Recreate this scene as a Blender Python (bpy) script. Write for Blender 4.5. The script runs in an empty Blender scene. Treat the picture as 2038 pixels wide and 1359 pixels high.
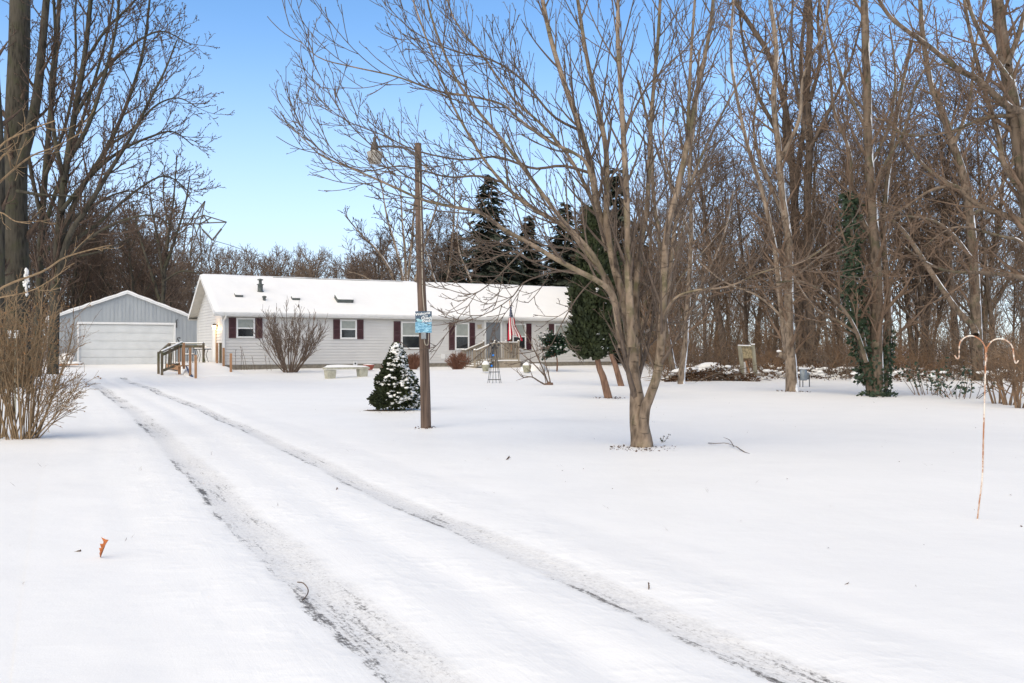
import bpy, math, random
import numpy as np
from mathutils import Vector as V, Matrix, noise as mnoise

S = bpy.context.scene
COL = S.collection
R = math.radians
PI = math.pi

# ------------------------------------------------------------------ camera model (photo pixels 2038 x 1359)
F, CX, HY, H = 1800.0, 1019.0, 690.0, 1.5

def sm(a, b, x):
    t = max(0.0, min(1.0, (x - a) / (b - a)))
    return t * t * (3 - 2 * t)

BUMPS = []
def gh(x, y):
    z = 0.27 * sm(39, 49, y - 0.1 * x) * (1 - sm(6, 16, x))
    z += 0.08 * sm(30, 45, y) * sm(6, 16, x)
    z += 0.10 * sm(50, 57, y) * (1 - sm(-20, -15, x))
    z += 0.018 * math.sin(x * .53 + 1.3) * math.sin(y * .41) + 0.012 * math.sin(x * 1.1 - y * .7)
    z += 0.045 * (mnoise.noise(V((x * .21, y * .21, 3.1))) * (sm(2, 12, y)))
    for (bx, by, rx, ry, h) in BUMPS:
        d = ((x - bx) / rx) ** 2 + ((y - by) / ry) ** 2
        if d < 9: z += h * math.exp(-d)
    return z

def P(px, py, Y):
    return V(((px - CX) / F * Y, Y, H + (HY - py) / F * Y))
def G(px, Y, dz=0.0):
    x = (px - CX) / F * Y
    return V((x, Y, gh(x, Y) + dz))
def GP(px, py, dz=0.0):
    Y = F * H / (py - HY)
    for _ in range(12):
        x = (px - CX) / F * Y
        Y = .5 * Y + .5 * F * (H - gh(x, Y)) / (py - HY)
    return G(px, Y, dz)

# bumps in the snow: beside the main tree, house edge heaps
BUMPS += [(0.6, 17.0, 2.2, 1.2, .10), (-9.0, 8.0, 2.0, 1.5, .05), (4.5, 10, 2.5, 2.0, .05)]

# ------------------------------------------------------------------ helpers
def link(o, parent=None):
    COL.objects.link(o)
    if parent is not None: o.parent = parent
    return o
def tag(o, label=None, cat=None, group=None, kind=None):
    if label: o['label'] = label
    if cat: o['category'] = cat
    if group: o['group'] = group
    if kind: o['kind'] = kind
    return o
def thing(name, loc, label, cat, group=None):
    o = bpy.data.objects.new(name, None)
    o.empty_display_size = .2
    o.location = loc
    link(o)
    return tag(o, label, cat, group)

def root_loc(o):
    l = V((0, 0, 0))
    while o is not None:
        l += o.location
        o = o.parent
    return l

def mesh_np(name, verts, quads, mat, parent=None, smooth=True, tris=None, uv=None, matidx=None):
    """verts in world space; turned local to the parent's location"""
    verts = np.asarray(verts, dtype=np.float32).reshape(-1, 3)
    if parent is not None:
        verts = verts - np.array(root_loc(parent), dtype=np.float32)
    me = bpy.data.meshes.new(name)
    quads = np.asarray(quads, dtype=np.int32).reshape(-1, 4) if quads is not None and len(quads) else np.zeros((0, 4), np.int32)
    tr = np.asarray(tris, dtype=np.int32).reshape(-1, 3) if tris is not None and len(tris) else np.zeros((0, 3), np.int32)
    nq, nt = len(quads), len(tr)
    me.vertices.add(len(verts)); me.vertices.foreach_set('co', verts.ravel())
    me.loops.add(nq * 4 + nt * 3)
    me.loops.foreach_set('vertex_index', np.concatenate([quads.ravel(), tr.ravel()]))
    me.polygons.add(nq + nt)
    st = np.concatenate([np.arange(nq) * 4, nq * 4 + np.arange(nt) * 3]).astype(np.int32)
    me.polygons.foreach_set('loop_start', st)
    me.update(calc_edges=True)
    me.polygons.foreach_set('use_smooth', np.full(nq + nt, smooth, dtype=bool))
    if uv is not None:
        l = me.uv_layers.new(name='UVMap')
        uv = np.asarray(uv, dtype=np.float32)
        idx = np.concatenate([quads.ravel(), tr.ravel()])
        l.data.foreach_set('uv', uv[idx].ravel())
    for m in (mat if isinstance(mat, (list, tuple)) else [mat]): me.materials.append(m)
    if matidx is not None: me.polygons.foreach_set('material_index', np.asarray(matidx, dtype=np.int32))
    me.validate()
    o = bpy.data.objects.new(name, me)
    return link(o, parent)

class MB:
    def __init__(s): s.v = []; s.f = []
    def add(s, vs, fs):
        b = len(s.v); s.v += [tuple(x) for x in vs]; s.f += [tuple(i + b for i in f) for f in fs]
    def box(s, c, size, ax=None):
        c = V(c); hx, hy, hz = size[0] / 2, size[1] / 2, size[2] / 2
        X, Y, Z = ax if ax else (V((1, 0, 0)), V((0, 1, 0)), V((0, 0, 1)))
        vs = [c + X * (sx * hx) + Y * (sy * hy) + Z * (sz * hz) for sz in (-1, 1) for sy in (-1, 1) for sx in (-1, 1)]
        s.add(vs, [(0, 2, 3, 1), (4, 5, 7, 6), (0, 1, 5, 4), (2, 6, 7, 3), (0, 4, 6, 2), (1, 3, 7, 5)])
    def beam(s, a, b, w, h, up=V((0, 0, 1))):
        a, b = V(a), V(b); d = b - a; L = d.length; d = d / L
        x = d.cross(up)
        if x.length < 1e-4: x = V((1, 0, 0))
        x.normalize(); z = x.cross(d).normalized()
        s.box((a + b) / 2, (w, L, h), (x, d, z))
    def tube(s, pts, rad, k=6, cap=True):
        pts = [V(p) for p in pts]; n = len(pts)
        if not isinstance(rad, (list, tuple)): rad = [rad] * n
        mean = (pts[-1] - pts[0])
        ref = V((0, 0, 1)) if abs(mean.z) < .8 * max(mean.length, 1e-6) else V((1, 0, 0))
        vs, fs = [], []
        for i in range(n):
            t = (pts[min(i + 1, n - 1)] - pts[max(i - 1, 0)])
            t = t.normalized() if t.length > 1e-9 else V((0, 0, 1))
            a = t.cross(ref)
            if a.length < 1e-4: a = t.cross(V((0, 1, 0)))
            a.normalize(); b = t.cross(a)
            for j in range(k):
                an = 2 * PI * j / k
                vs.append(pts[i] + (a * math.cos(an) + b * math.sin(an)) * rad[i])
        for i in range(n - 1):
            for j in range(k):
                j2 = (j + 1) % k
                fs.append((i * k + j, i * k + j2, (i + 1) * k + j2, (i + 1) * k + j))
        if cap:
            fs.append(tuple(range(k))[::-1]); fs.append(tuple((n - 1) * k + j for j in range(k)))
        s.add(vs, fs)
    def lathe(s, c, prof, k=16, ax=None, cap=True, sq=None):
        c = V(c); X, Y, Z = ax if ax else (V((1, 0, 0)), V((0, 1, 0)), V((0, 0, 1)))
        vs, fs = [], []
        n = len(prof)
        for (r, z) in prof:
            for j in range(k):
                an = 2 * PI * j / k
                vs.append(c + X * (r * math.cos(an)) + Y * (r * math.sin(an)) + Z * z)
        for i in range(n - 1):
            for j in range(k):
                j2 = (j + 1) % k
                fs.append((i * k + j, i * k + j2, (i + 1) * k + j2, (i + 1) * k + j))
        if cap:
            fs.append(tuple(range(k))[::-1]); fs.append(tuple((n - 1) * k + j for j in range(k)))
        s.add(vs, fs)
    def blob(s, c, r, seed=0, k=10, m=6, jag=.18, flat=None):
        c = V(c); rx, ry, rz = r if isinstance(r, (tuple, list)) else (r, r, r)
        vs, fs = [], []
        for i in range(m + 1):
            th = PI * i / m
            for j in range(k):
                ph = 2 * PI * j / k
                d = V((math.sin(th) * math.cos(ph), math.sin(th) * math.sin(ph), math.cos(th)))
                q = 1 + jag * mnoise.noise(d * 1.7 + V((seed * 3.1, seed * 1.7, seed)))
                z = d.z * rz * q
                if flat is not None and z < flat * rz: z = flat * rz
                vs.append(c + V((d.x * rx * q, d.y * ry * q, z)))
        for i in range(m):
            for j in range(k):
                j2 = (j + 1) % k
                fs.append((i * k + j, (i + 1) * k + j, (i + 1) * k + j2, i * k + j2))
        s.add(vs, fs)
    def build(s, name, mat, parent=None, smooth=False, bevel=0.0):
        off = root_loc(parent) if parent is not None else V((0, 0, 0))
        me = bpy.data.meshes.new(name)
        me.from_pydata([(x[0] - off.x, x[1] - off.y, x[2] - off.z) for x in s.v], [], s.f)
        me.materials.append(mat)
        if smooth:
            me.polygons.foreach_set('use_smooth', [True] * len(me.polygons))
        me.update()
        o = bpy.data.objects.new(name, me)
        link(o, parent)
        if bevel:
            b = o.modifiers.new('bevel', 'BEVEL'); b.width = bevel; b.segments = 2; b.limit_method = 'ANGLE'
        return o

# ------------------------------------------------------------------ materials
class N:
    def __init__(s, name):
        s.m = bpy.data.materials.new(name); s.m.use_nodes = True
        s.t = s.m.node_tree; s.n = s.t.nodes; s.l = s.t.links
        s.b = s.n['Principled BSDF']
    def node(s, typ, **kw):
        n = s.n.new(typ)
        for k, v in kw.items(): setattr(n, k, v)
        return n
    def inp(s, sock, v):
        if hasattr(v, 'is_linked') or isinstance(v, bpy.types.NodeSocket): s.l.new(v, sock)
        else: sock.default_value = v
    def math(s, op, a, b=0.0, clamp=False):
        n = s.node('ShaderNodeMath', operation=op); n.use_clamp = clamp
        s.inp(n.inputs[0], a); s.inp(n.inputs[1], b); return n.outputs[0]
    def mr(s, v, a, b, c=0.0, d=1.0):
        n = s.node('ShaderNodeMapRange'); n.interpolation_type = 'SMOOTHSTEP'
        s.inp(n.inputs[0], v); n.inputs[1].default_value = a; n.inputs[2].default_value = b
        n.inputs[3].default_value = c; n.inputs[4].default_value = d
        return n.outputs[0]
    def noise(s, vec, scale, detail=3, rough=.55, dist=0.0):
        n = s.node('ShaderNodeTexNoise'); n.inputs['Scale'].default_value = scale
        n.inputs['Detail'].default_value = detail; n.inputs['Roughness'].default_value = rough
        n.inputs['Distortion'].default_value = dist
        if vec is not None: s.l.new(vec, n.inputs['Vector'])
        return n.outputs['Fac']
    def coord(s, which='Object', sc=(1, 1, 1), rot=(0, 0, 0)):
        t = s.node('ShaderNodeTexCoord'); m = s.node('ShaderNodeMapping')
        m.inputs['Scale'].default_value = sc; m.inputs['Rotation'].default_value = rot
        s.l.new(t.outputs[which], m.inputs['Vector']); return m.outputs[0]
    def pos(s, sc=(1, 1, 1)):
        t = s.node('ShaderNodeNewGeometry'); m = s.node('ShaderNodeMapping')
        m.inputs['Scale'].default_value = sc
        s.l.new(t.outputs['Position'], m.inputs['Vector']); return m.outputs[0]
    def mix(s, f, a, b):
        n = s.node('ShaderNodeMix', data_type='RGBA')
        s.inp(n.inputs['Factor'], f)
        for i, c in ((6, a), (7, b)):
            if isinstance(c, bpy.types.NodeSocket): s.l.new(c, n.inputs[i])
            else: n.inputs[i].default_value = (*c, 1)
        return n.outputs[2]
    def bump(s, h, strength=.3, dist=.01, prev=None):
        n = s.node('ShaderNodeBump'); n.inputs['Strength'].default_value = strength; n.inputs['Distance'].default_value = dist
        s.l.new(h, n.inputs['Height'])
        if prev is not None: s.l.new(prev, n.inputs['Normal'])
        return n.outputs[0]
    def fin(s, col=None, rough=None, nrm=None, metal=None, spec=None):
        if col is not None:
            if isinstance(col, bpy.types.NodeSocket): s.l.new(col, s.b.inputs['Base Color'])
            else: s.b.inputs['Base Color'].default_value = (*col, 1)
        if rough is not None: s.inp(s.b.inputs['Roughness'], rough)
        if nrm is not None: s.l.new(nrm, s.b.inputs['Normal'])
        if metal is not None: s.b.inputs['Metallic'].default_value = metal
        if spec is not None: s.b.inputs['Specular IOR Level'].default_value = spec
        return s.m

def plain(name, a, b=None, rough=.6, scale=6, metal=0, bump=0, bscale=40, sc=(1, 1, 1), spec=.4, detail=4):
    n = N(name); c = n.coord('Object', sc)
    b = b or tuple(x * .8 for x in a)
    f = n.mr(n.noise(c, scale, detail), .3, .7)
    nr = None
    if bump: nr = n.bump(n.noise(c, bscale, 4), bump, .01)
    return n.fin(n.mix(f, a, b), rough, nr, metal, spec)

def snow_mat(name, bumpy=1.0):
    n = N(name); p = n.pos()
    a = n.noise(p, .9, 3); b = n.noise(p, 9, 4, .6); c = n.noise(p, 60, 3, .7)
    st = n.noise(n.pos((.8, 5, 1)), 2.2, 3)
    nr = n.bump(a, .25 * bumpy, .08); nr = n.bump(st, .09 * bumpy, .02, nr); nr = n.bump(b, .3 * bumpy, .010, nr); nr = n.bump(c, .3 * bumpy, .004, nr)
    col = n.mix(n.mr(a, .3, .7), (.85, .842, .828), (.825, .818, .806))
    return n.fin(col, .55, nr, 0, .25)

def bark_mat(name, a, b, zs=.25, scale=14, bump=.8, moss=None, snow=None, sthr=.55, bd=.03, rings=0):
    n = N(name); c = n.coord('Object', (1, 1, zs))
    f1 = n.noise(c, scale, 6, .65, .4); f2 = n.noise(n.coord('Object', (1, 1, .6)), 1.6, 3)
    v = n.node('ShaderNodeTexVoronoi'); v.inputs['Scale'].default_value = scale * 1.3; n.l.new(c, v.inputs['Vector'])
    h = n.math('ADD', n.math('MULTIPLY', f1, .7), n.math('MULTIPLY', v.outputs['Distance'], .5))
    col = n.mix(n.mr(h, .35, .75), b, a)
    col = n.mix(n.mr(f2, .4, .75), col, tuple(x * 1.25 for x in a))
    if moss: col = n.mix(n.math('MULTIPLY', n.mr(n.noise(n.coord('Object'), 2.3, 4), .48, .66), .7), col, moss)
    if rings:
        rg_ = n.noise(n.coord('Object', (2.2, 2.2, 9)), 1.5, 4, .65, 1.2); blot = n.noise(n.coord('Object', (1, 1, .7)), 3.1, 4, .65)
        col = n.mix(n.math('MULTIPLY', n.mr(rg_, .60, .70), rings), col, tuple(x * .45 for x in b))
        col = n.mix(n.math('MULTIPLY', n.mr(blot, .52, .64), .65), col, tuple(min(1, x * 1.55) for x in a))
        h = n.math('SUBTRACT', h, n.math('MULTIPLY', n.mr(rg_, .58, .70), .5))
    nr = n.bump(h, bump, bd)
    rough = .9
    if snow:
        g = n.node('ShaderNodeNewGeometry'); d = n.node('ShaderNodeVectorMath', operation='DOT_PRODUCT')
        n.l.new(g.outputs['Normal'], d.inputs[0]); d.inputs[1].default_value = V(snow).normalized()
        q = n.math('ADD', d.outputs['Value'], n.math('MULTIPLY', n.math('SUBTRACT', n.noise(n.coord('Object', (1, 1, .5)), 2.1, 4), .5), 1.5))
        col = n.mix(n.mr(q, sthr, sthr + .1), col, (.84, .85, .87))
    return n.fin(col, rough, nr, 0, .2)

M = {}
M['snow'] = snow_mat('snow')
M['roof_snow'] = snow_mat('roof_snow', .8)
M['bark_main'] = bark_mat('maple_bark', (.225, .17, .125), (.065, .047, .034), .3, 11, 1.0, (.12, .11, .058), rings=.45)
M['twig_main'] = bark_mat('maple_twig_bark', (.125, .095, .075), (.06, .044, .035), .3, 20, .3, snow=(.1, 0, 1), sthr=1.25)
M['bark_wood'] = bark_mat('woodland_bark', (.15, .112, .083), (.045, .034, .026), .25, 8, 1.0, (.085, .083, .047), snow=(1, -.4, .4), sthr=.82, rings=.5)
M['twig_wood'] = bark_mat('woodland_twig_bark', (.165, .113, .08), (.09, .062, .044), .3, 8, .3, snow=(.2, -.1, 1), sthr=1.15)
M['bark_pale'] = bark_mat('pale_trunk_bark', (.22, .172, .13), (.07, .052, .04), .3, 9, .9, snow=(1, -.35, .35), sthr=.80, rings=.6)
M['bark_left'] = bark_mat('old_tree_bark', (.066, .058, .045), (.023, .02, .016), .2, 9, 1.0, (.06, .06, .035), snow=(.8, -.6, .4), sthr=1.35)
M['twig_left'] = bark_mat('dark_twig_bark', (.10, .07, .053), (.055, .038, .03), .3, 8, .3)
n = N('brush_stems'); c = n.coord('Object'); f = n.mr(n.noise(c, .55, 3, .6), .36, .64); f2 = n.mr(n.noise(c, 3.5, 3), .3, .7)
ca = n.mix(f2, (.27, .165, .095), (.15, .095, .06)); cb_ = n.mix(f2, (.19, .15, .115), (.09, .07, .055))
M['brush'] = n.fin(n.mix(f, ca, cb_), .9, None, 0, .2)
M['shrub_twig'] = bark_mat('shrub_stems', (.15, .11, .085), (.085, .06, .048), .3, 14, .3, snow=(.1, -.2, 1), sthr=1.2)
M['forsythia'] = bark_mat('tan_shrub_stems', (.25, .175, .105), (.12, .082, .05), .3, 18, .3)
M['bark_dark'] = bark_mat('dark_woodland_bark', (.11, .083, .064), (.036, .027, .021), .25, 8, 1.0, None, snow=(1, -.25, .45), sthr=.92)
M['twig_dark'] = bark_mat('dark_woodland_twigs', (.12, .085, .062), (.065, .045, .034), .3, 8, .3)
M['twig_tan'] = bark_mat('tan_woodland_twigs', (.26, .185, .13), (.15, .105, .075), .3, 8, .3)
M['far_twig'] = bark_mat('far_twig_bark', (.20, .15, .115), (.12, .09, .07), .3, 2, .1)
M['pole'] = bark_mat('weathered_pole_wood', (.15, .105, .082), (.05, .036, .03), .03, 22, .9)
M['siding'] = plain('pale_vinyl_siding', (.60, .59, .575), (.55, .54, .53), .5, .7)
M['trim'] = plain('white_trim', (.74, .74, .74), (.68, .68, .67), .45, 3)
M['soffit'] = plain('tan_soffit', (.46, .44, .40), (.40, .385, .35), .6, 3)
M['foundation'] = plain('block_foundation', (.27, .24, .195), (.18, .16, .13), .9, 8, bump=.4)
M['shutter'] = plain('plum_shutter', (.085, .036, .042), (.06, .026, .032), .55, 5)
M['shutter_b'] = plain('maroon_shutter', (.060, .014, .022), (.045, .010, .018), .55, 5)
M['glass'] = plain('dark_window_glass', (.018, .020, .024), (.03, .033, .036), .06, 2, spec=.8)
M['blind'] = plain('window_blind', (.34, .36, .335), (.28, .30, .275), .35, 4)
M['door'] = plain('grey_door_paint', (.175, .19, .21), (.155, .17, .19), .45, 3)
M['metal_side'] = plain('blue_grey_steel_siding', (.37, .395, .415), (.32, .345, .37), .5, 1.2, sc=(3, 3, .5))
M['garage_door'] = plain('white_sectional_door', (.63, .645, .65), (.57, .585, .59), .5, 1.5)
M['old_wood'] = bark_mat('weathered_deck_wood', (.15, .12, .085), (.06, .048, .034), .08, 18, .5, (.09, .10, .045))
M['new_wood'] = bark_mat('cedar_post_wood', (.38, .215, .12), (.24, .13, .07), .08, 18, .4)
M['grey_wood'] = bark_mat('grey_porch_wood', (.29, .25, .20), (.13, .108, .085), .1, 16, .4)
M['stand_wood'] = bark_mat('grey_green_post_wood', (.30, .275, .205), (.15, .135, .095), .1, 16, .5)
M['panel'] = plain('mottled_tan_panel', (.42, .34, .20), (.16, .13, .08), .9, 9, detail=6)
M['concrete'] = plain('cast_concrete', (.47, .45, .36), (.35, .33, .26), .9, 7, bump=.3)
M['urn'] = plain('mossy_stone', (.36, .35, .27), (.22, .215, .15), .9, 9, bump=.3)
M['terracotta'] = plain('terracotta', (.36, .10, .065), (.28, .075, .05), .8, 6)
M['black'] = plain('black_iron', (.018, .018, .02), (.03, .03, .032), .5, 8)
M['grey_metal'] = plain('galvanised_metal', (.30, .33, .35), (.20, .225, .245), .45, 9, metal=.3)
M['vent'] = plain('green_grey_vent', (.10, .115, .11), (.07, .08, .078), .6, 8)
M['white_plastic'] = plain('white_plastic', (.62, .62, .62), (.52, .52, .52), .5, 6)
M['cable'] = plain('tan_cable', (.46, .41, .33), (.38, .33, .26), .6, 8)
M['lens'] = plain('frosted_lamp_bowl', (.42, .40, .36), (.33, .31, .28), .35, 8)
M['lamp_metal'] = plain('dark_lamp_housing', (.10, .09, .085), (.07, .064, .06), .6, 10)
M['rust'] = None
M['leaf_brown'] = plain('dead_leaf', (.22, .085, .032), (.12, .05, .022), .8, 30)
M['leaf_dark'] = plain('dark_dead_leaf', (.075, .04, .026), (.12, .065, .03), .85, 20)
M['oak_leaf'] = plain('oak_leaf', (.46, .14, .035), (.30, .085, .022), .7, 30)
M['evergreen'] = plain('evergreen_foliage', (.036, .062, .022), (.018, .034, .013), .75, 3, detail=6)
M['arbor'] = plain('arborvitae_foliage', (.033, .043, .012), (.013, .021, .006), .8, 4, detail=6)
M['spruce'] = plain('spruce_needles', (.050, .062, .042), (.024, .032, .022), .8, 1.5, detail=6)
M['holly'] = plain('glossy_evergreen_leaf', (.022, .055, .028), (.013, .034, .018), .45, 6)
M['ivy'] = plain('ivy_leaf', (.024, .046, .02), (.013, .027, .012), .6, 5)
M['hedge'] = bark_mat('clipped_shrub_twigs', (.20, .10, .068), (.11, .052, .038), .4, 14, .3, snow=(.1, -.2, 1), sthr=1.05)
M['red'] = plain('red_cloth', (.42, .018, .045), (.34, .012, .03), .8, 8)
M['blue_dot'] = plain('blue_glass_ball', (.01, .22, .75), (.01, .18, .65), .3, 8)
M['tarp'] = plain('blue_tarp', (.04, .07, .15), (.03, .05, .11), .6, 4)
M['soil'] = plain('bare_dark_soil', (.075, .055, .04), (.13, .10, .075), .95, 12, bump=.5)
M['steel'] = plain('grey_tower_steel', (.10, .095, .085), (.075, .07, .065), .6, 1)
M['wreath'] = plain('straw_wreath', (.55, .48, .36), (.45, .36, .24), .8, 20)

n = N('rusty_hook_paint'); c = n.coord('Object', (1, 1, 1)); f = n.mr(n.noise(c, 9, 5, .7), .42, .58)
M['rust'] = n.fin(n.mix(f, (.36, .15, .065), (.70, .62, .53)), .6)

# lit porch bulb
n = N('lit_bulb'); n.b.inputs['Emission Color'].default_value = (1, .62, .28, 1); n.b.inputs['Emission Strength'].default_value = 9
M['bulb'] = n.fin((1, .8, .5), .4)

# ------------------------------------------------------------------ tubes in bulk
def tubes(polys, k):
    """list of (pts, radii) -> verts, quads"""
    by = {}
    for p in polys: by.setdefault(len(p[0]), []).append(p)
    VV, QQ, base = [], [], 0
    ang = np.arange(k) * 2 * PI / k; ca, sa = np.cos(ang), np.sin(ang)
    for nn, ps in by.items():
        A = np.array([[tuple(q) for q in p[0]] for p in ps], dtype=np.float64); Rr = np.array([p[1] for p in ps], dtype=np.float64)
        T = np.gradient(A, axis=1) if nn > 2 else np.repeat((A[:, 1:] - A[:, :1]), nn, axis=1)
        T /= np.maximum(np.linalg.norm(T, axis=2, keepdims=True), 1e-9)
        mean = A[:, -1] - A[:, 0]; mean /= np.maximum(np.linalg.norm(mean, axis=1, keepdims=True), 1e-9)
        ref = np.where(np.abs(mean[:, 2:3]) < .75, np.array([[0., 0, 1]]), np.array([[1., 0, 0]]))[:, None, :]
        N1 = np.cross(T, np.broadcast_to(ref, T.shape)); N1 /= np.maximum(np.linalg.norm(N1, axis=2, keepdims=True), 1e-9)
        N2 = np.cross(T, N1)
        ring = A[:, :, None, :] + Rr[:, :, None, None] * (N1[:, :, None, :] * ca[None, None, :, None] + N2[:, :, None, :] * sa[None, None, :, None])
        m = len(ps)
        VV.append(ring.reshape(-1, 3))
        i = (np.arange(m)[:, None, None] * nn + np.arange(nn - 1)[None, :, None]) * k
        j = np.arange(k)[None, None, :]; j2 = (j + 1) % k
        q = np.stack([i + j, i + j2, i + k + j2, i + k + j], axis=-1) + base
        QQ.append(q.reshape(-1, 4)); base += m * nn * k
    if not VV: return np.zeros((0, 3)), np.zeros((0, 4), int)
    return np.concatenate(VV), np.concatenate(QQ)

def cat(parts):
    vs, qs, b = [], [], 0
    for v, q in parts:
        vs.append(v); qs.append(q + b); b += len(v)
    return np.concatenate(vs), np.concatenate(qs)

UP = V((0, 0, 1))
def rv(rng): return V((rng.uniform(-1, 1), rng.uniform(-1, 1), rng.uniform(-1, 1)))

def grow(rng, start, d, L, r0, r1, n, wander=.12, trop=0.0):
    p = V(start); d = V(d).normalized(); st = L / (n - 1)
    pts = [p.copy()]
    for i in range(n - 1):
        d = (d + rv(rng) * wander + UP * trop).normalized()
        p = p + d * st; pts.append(p.copy())
    return pts, [r0 + (r1 - r0) * (i / (n - 1)) ** .8 for i in range(n)]

def at(poly, t):
    pts, rad = poly; n = len(pts) - 1
    x = min(max(t, 0), .9999) * n; i = int(x); f = x - i
    return pts[i].lerp(pts[i + 1], f), (pts[i + 1] - pts[i]).normalized(), rad[i] + (rad[i + 1] - rad[i]) * f

def kids(rng, par, cnt, t0, t1, ang, L, n, rr=.55, rmin=.006, rmax=9, trop=.06, wander=.1, fall=.55, az0=None, keep=None):
    out = []
    az = rng.uniform(0, 6.28) if az0 is None else az0
    for k in range(cnt):
        t = t0 + (t1 - t0) * (k + rng.random()) / cnt
        p, T, r = at(par, t)
        a = T.cross(V((.3, .5, .8))).normalized(); b = T.cross(a)
        az += 2.4 + rng.uniform(-.5, .5)
        an = R(ang) * rng.uniform(.7, 1.3)
        d = T * math.cos(an) + (a * math.cos(az) + b * math.sin(az)) * math.sin(an)
        l = L * (1 - fall * t) * rng.uniform(.6, 1.25)
        q = grow(rng, p, d, l, min(max(r * rr, rmin * 1.2), rmax), rmin, n, wander, trop)
        if keep and not keep(q): continue
        out.append(q)
    return out

def resample(pts, n):
    """Catmull-Rom through pts -> n points"""
    m = len(pts); out = []
    for i in range(n):
        x = i / (n - 1) * (m - 1); k = min(int(x), m - 2); f = x - k
        p0, p1, p2, p3 = pts[max(k - 1, 0)], pts[k], pts[k + 1], pts[min(k + 2, m - 1)]
        out.append(.5 * ((2 * p1) + (p2 - p0) * f + (2 * p0 - 5 * p1 + 4 * p2 - p3) * f * f + (3 * p1 - p0 - 3 * p2 + p3) * f ** 3))
    return out

def limb(pix, y0, y1, w0, w1, n=None):
    """limb traced by photo pixels, running from depth y0 to y1; w in photo pixels at y0"""
    m = len(pix)
    pts = [P(px, py, y0 + (y1 - y0) * i / (m - 1)) for i, (px, py) in enumerate(pix)]
    n = n or m * 3
    pts = resample(pts, n); s = y0 / F / 2
    return pts, [s * (w0 + (w1 - w0) * (i / (n - 1)) ** .85) for i in range(n)]

# ------------------------------------------------------------------ camera, sky, sun
cam = bpy.data.cameras.new('camera'); camo = bpy.data.objects.new('camera', cam); COL.objects.link(camo)
camo.location = (0, 0, H); camo.rotation_euler = (R(90), 0, 0)
cam.sensor_width = 36; cam.lens = F / 2038 * 36
cam.shift_y = (HY - 679.5) / 2038
cam.clip_start = .05; cam.clip_end = 3000
S.camera = camo

SKY_SAT = 1.12; SKY = (2000, 0.75, 0.4, 1.0, .15)
SUN_EL, SUN_AZ = 46.0, -150.0        # azimuth from +Y towards +X
w = bpy.data.worlds.new('World'); S.world = w; w.use_nodes = True
wn, wl = w.node_tree.nodes, w.node_tree.links
sky = wn.new('ShaderNodeTexSky'); sky.sky_type = 'NISHITA'; sky.sun_disc = False
sky.sun_elevation = R(SUN_EL); sky.sun_rotation = R(SUN_AZ)
sky.altitude = SKY[0]; sky.air_density = SKY[1]; sky.dust_density = SKY[2]; sky.ozone_density = SKY[3]
bg = wn['Background']; bg.inputs['Strength'].default_value = SKY[4]
hs = wn.new('ShaderNodeHueSaturation'); hs.inputs['Saturation'].default_value = SKY_SAT; hs.inputs['Hue'].default_value = .493
wl.new(sky.outputs[0], hs.inputs['Color']); # pale winter haze low over the horizon
tcw = wn.new('ShaderNodeTexCoord'); sxw = wn.new('ShaderNodeSeparateXYZ'); wl.new(tcw.outputs['Generated'], sxw.inputs[0])
mrw = wn.new('ShaderNodeMapRange'); mrw.interpolation_type = 'SMOOTHSTEP'
for i_, v_ in enumerate((0.0, .36, .82, 0.0)): mrw.inputs[i_ + 1].default_value = v_
wl.new(sxw.outputs[2], mrw.inputs[0])
mxw = wn.new('ShaderNodeMix'); mxw.data_type = 'RGBA'; wl.new(mrw.outputs[0], mxw.inputs['Factor'])
wl.new(hs.outputs[0], mxw.inputs[6]); mxw.inputs[7].default_value = (2.6, 2.85, 3.1, 1)
wl.new(mxw.outputs[2], bg.inputs['Color'])
sun = bpy.data.lights.new('sun', 'SUN'); sun.energy = 2.0; sun.angle = R(100); sun.color = (1, .80, .47)
suno = bpy.data.objects.new('sun', sun); COL.objects.link(suno)
sd = V((math.sin(R(SUN_AZ)) * math.cos(R(SUN_EL)), math.cos(R(SUN_AZ)) * math.cos(R(SUN_EL)), math.sin(R(SUN_EL))))
suno.rotation_euler = sd.to_track_quat('Z', 'Y').to_euler()
suno.location = sd * 60
S.view_settings.view_transform = 'Standard'; S.view_settings.look = 'None'
S.view_settings.exposure = 1.04; S.view_settings.gamma = 1

# ------------------------------------------------------------------ driveway centre line
LT = [(790, 1345), (700, 1250), (620, 1170), (530, 1080), (430, 985), (360, 920), (285, 845), (240, 803), (190, 768), (165, 757)]
RT = [(1605, 1335), (1312, 1214), (1150, 1150), (950, 1068), (850, 1020), (750, 975), (650, 925), (550, 875), (450, 830), (380, 803), (300, 771), (250, 749)]
def xof(track, y):
    a = [GPc(px, py) for px, py in track]
    a.sort(key=lambda q: q[1])
    if y <= a[0][1]:
        s = (a[1][0] - a[0][0]) / (a[1][1] - a[0][1]); return a[0][0] + s * (y - a[0][1])
    for (x0, y0), (x1, y1) in zip(a, a[1:]):
        if y <= y1: return x0 + (x1 - x0) * (y - y0) / (y1 - y0)
    s = (a[-1][0] - a[-3][0]) / (a[-1][1] - a[-3][1]); return a[-1][0] + s * (y - a[-1][1])
def GPc(px, py):
    q = GP(px, py); return q.x, q.y
ys = [1.0 + .25 * i for i in range(0, 160)]
cx = np.array([(xof(LT, y) + xof(RT, y)) / 2 for y in ys])
def gsmooth(a, sig):
    k = np.exp(-.5 * (np.arange(-30, 31) / sig) ** 2); k /= k.sum()
    # odd-reflection padding keeps the ends straight
    pad = np.concatenate([2 * a[0] - a[30:0:-1], a, 2 * a[-1] - a[-2:-32:-1]])
    return np.convolve(pad, k, 'valid')
cx = gsmooth(cx, 7)
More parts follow.
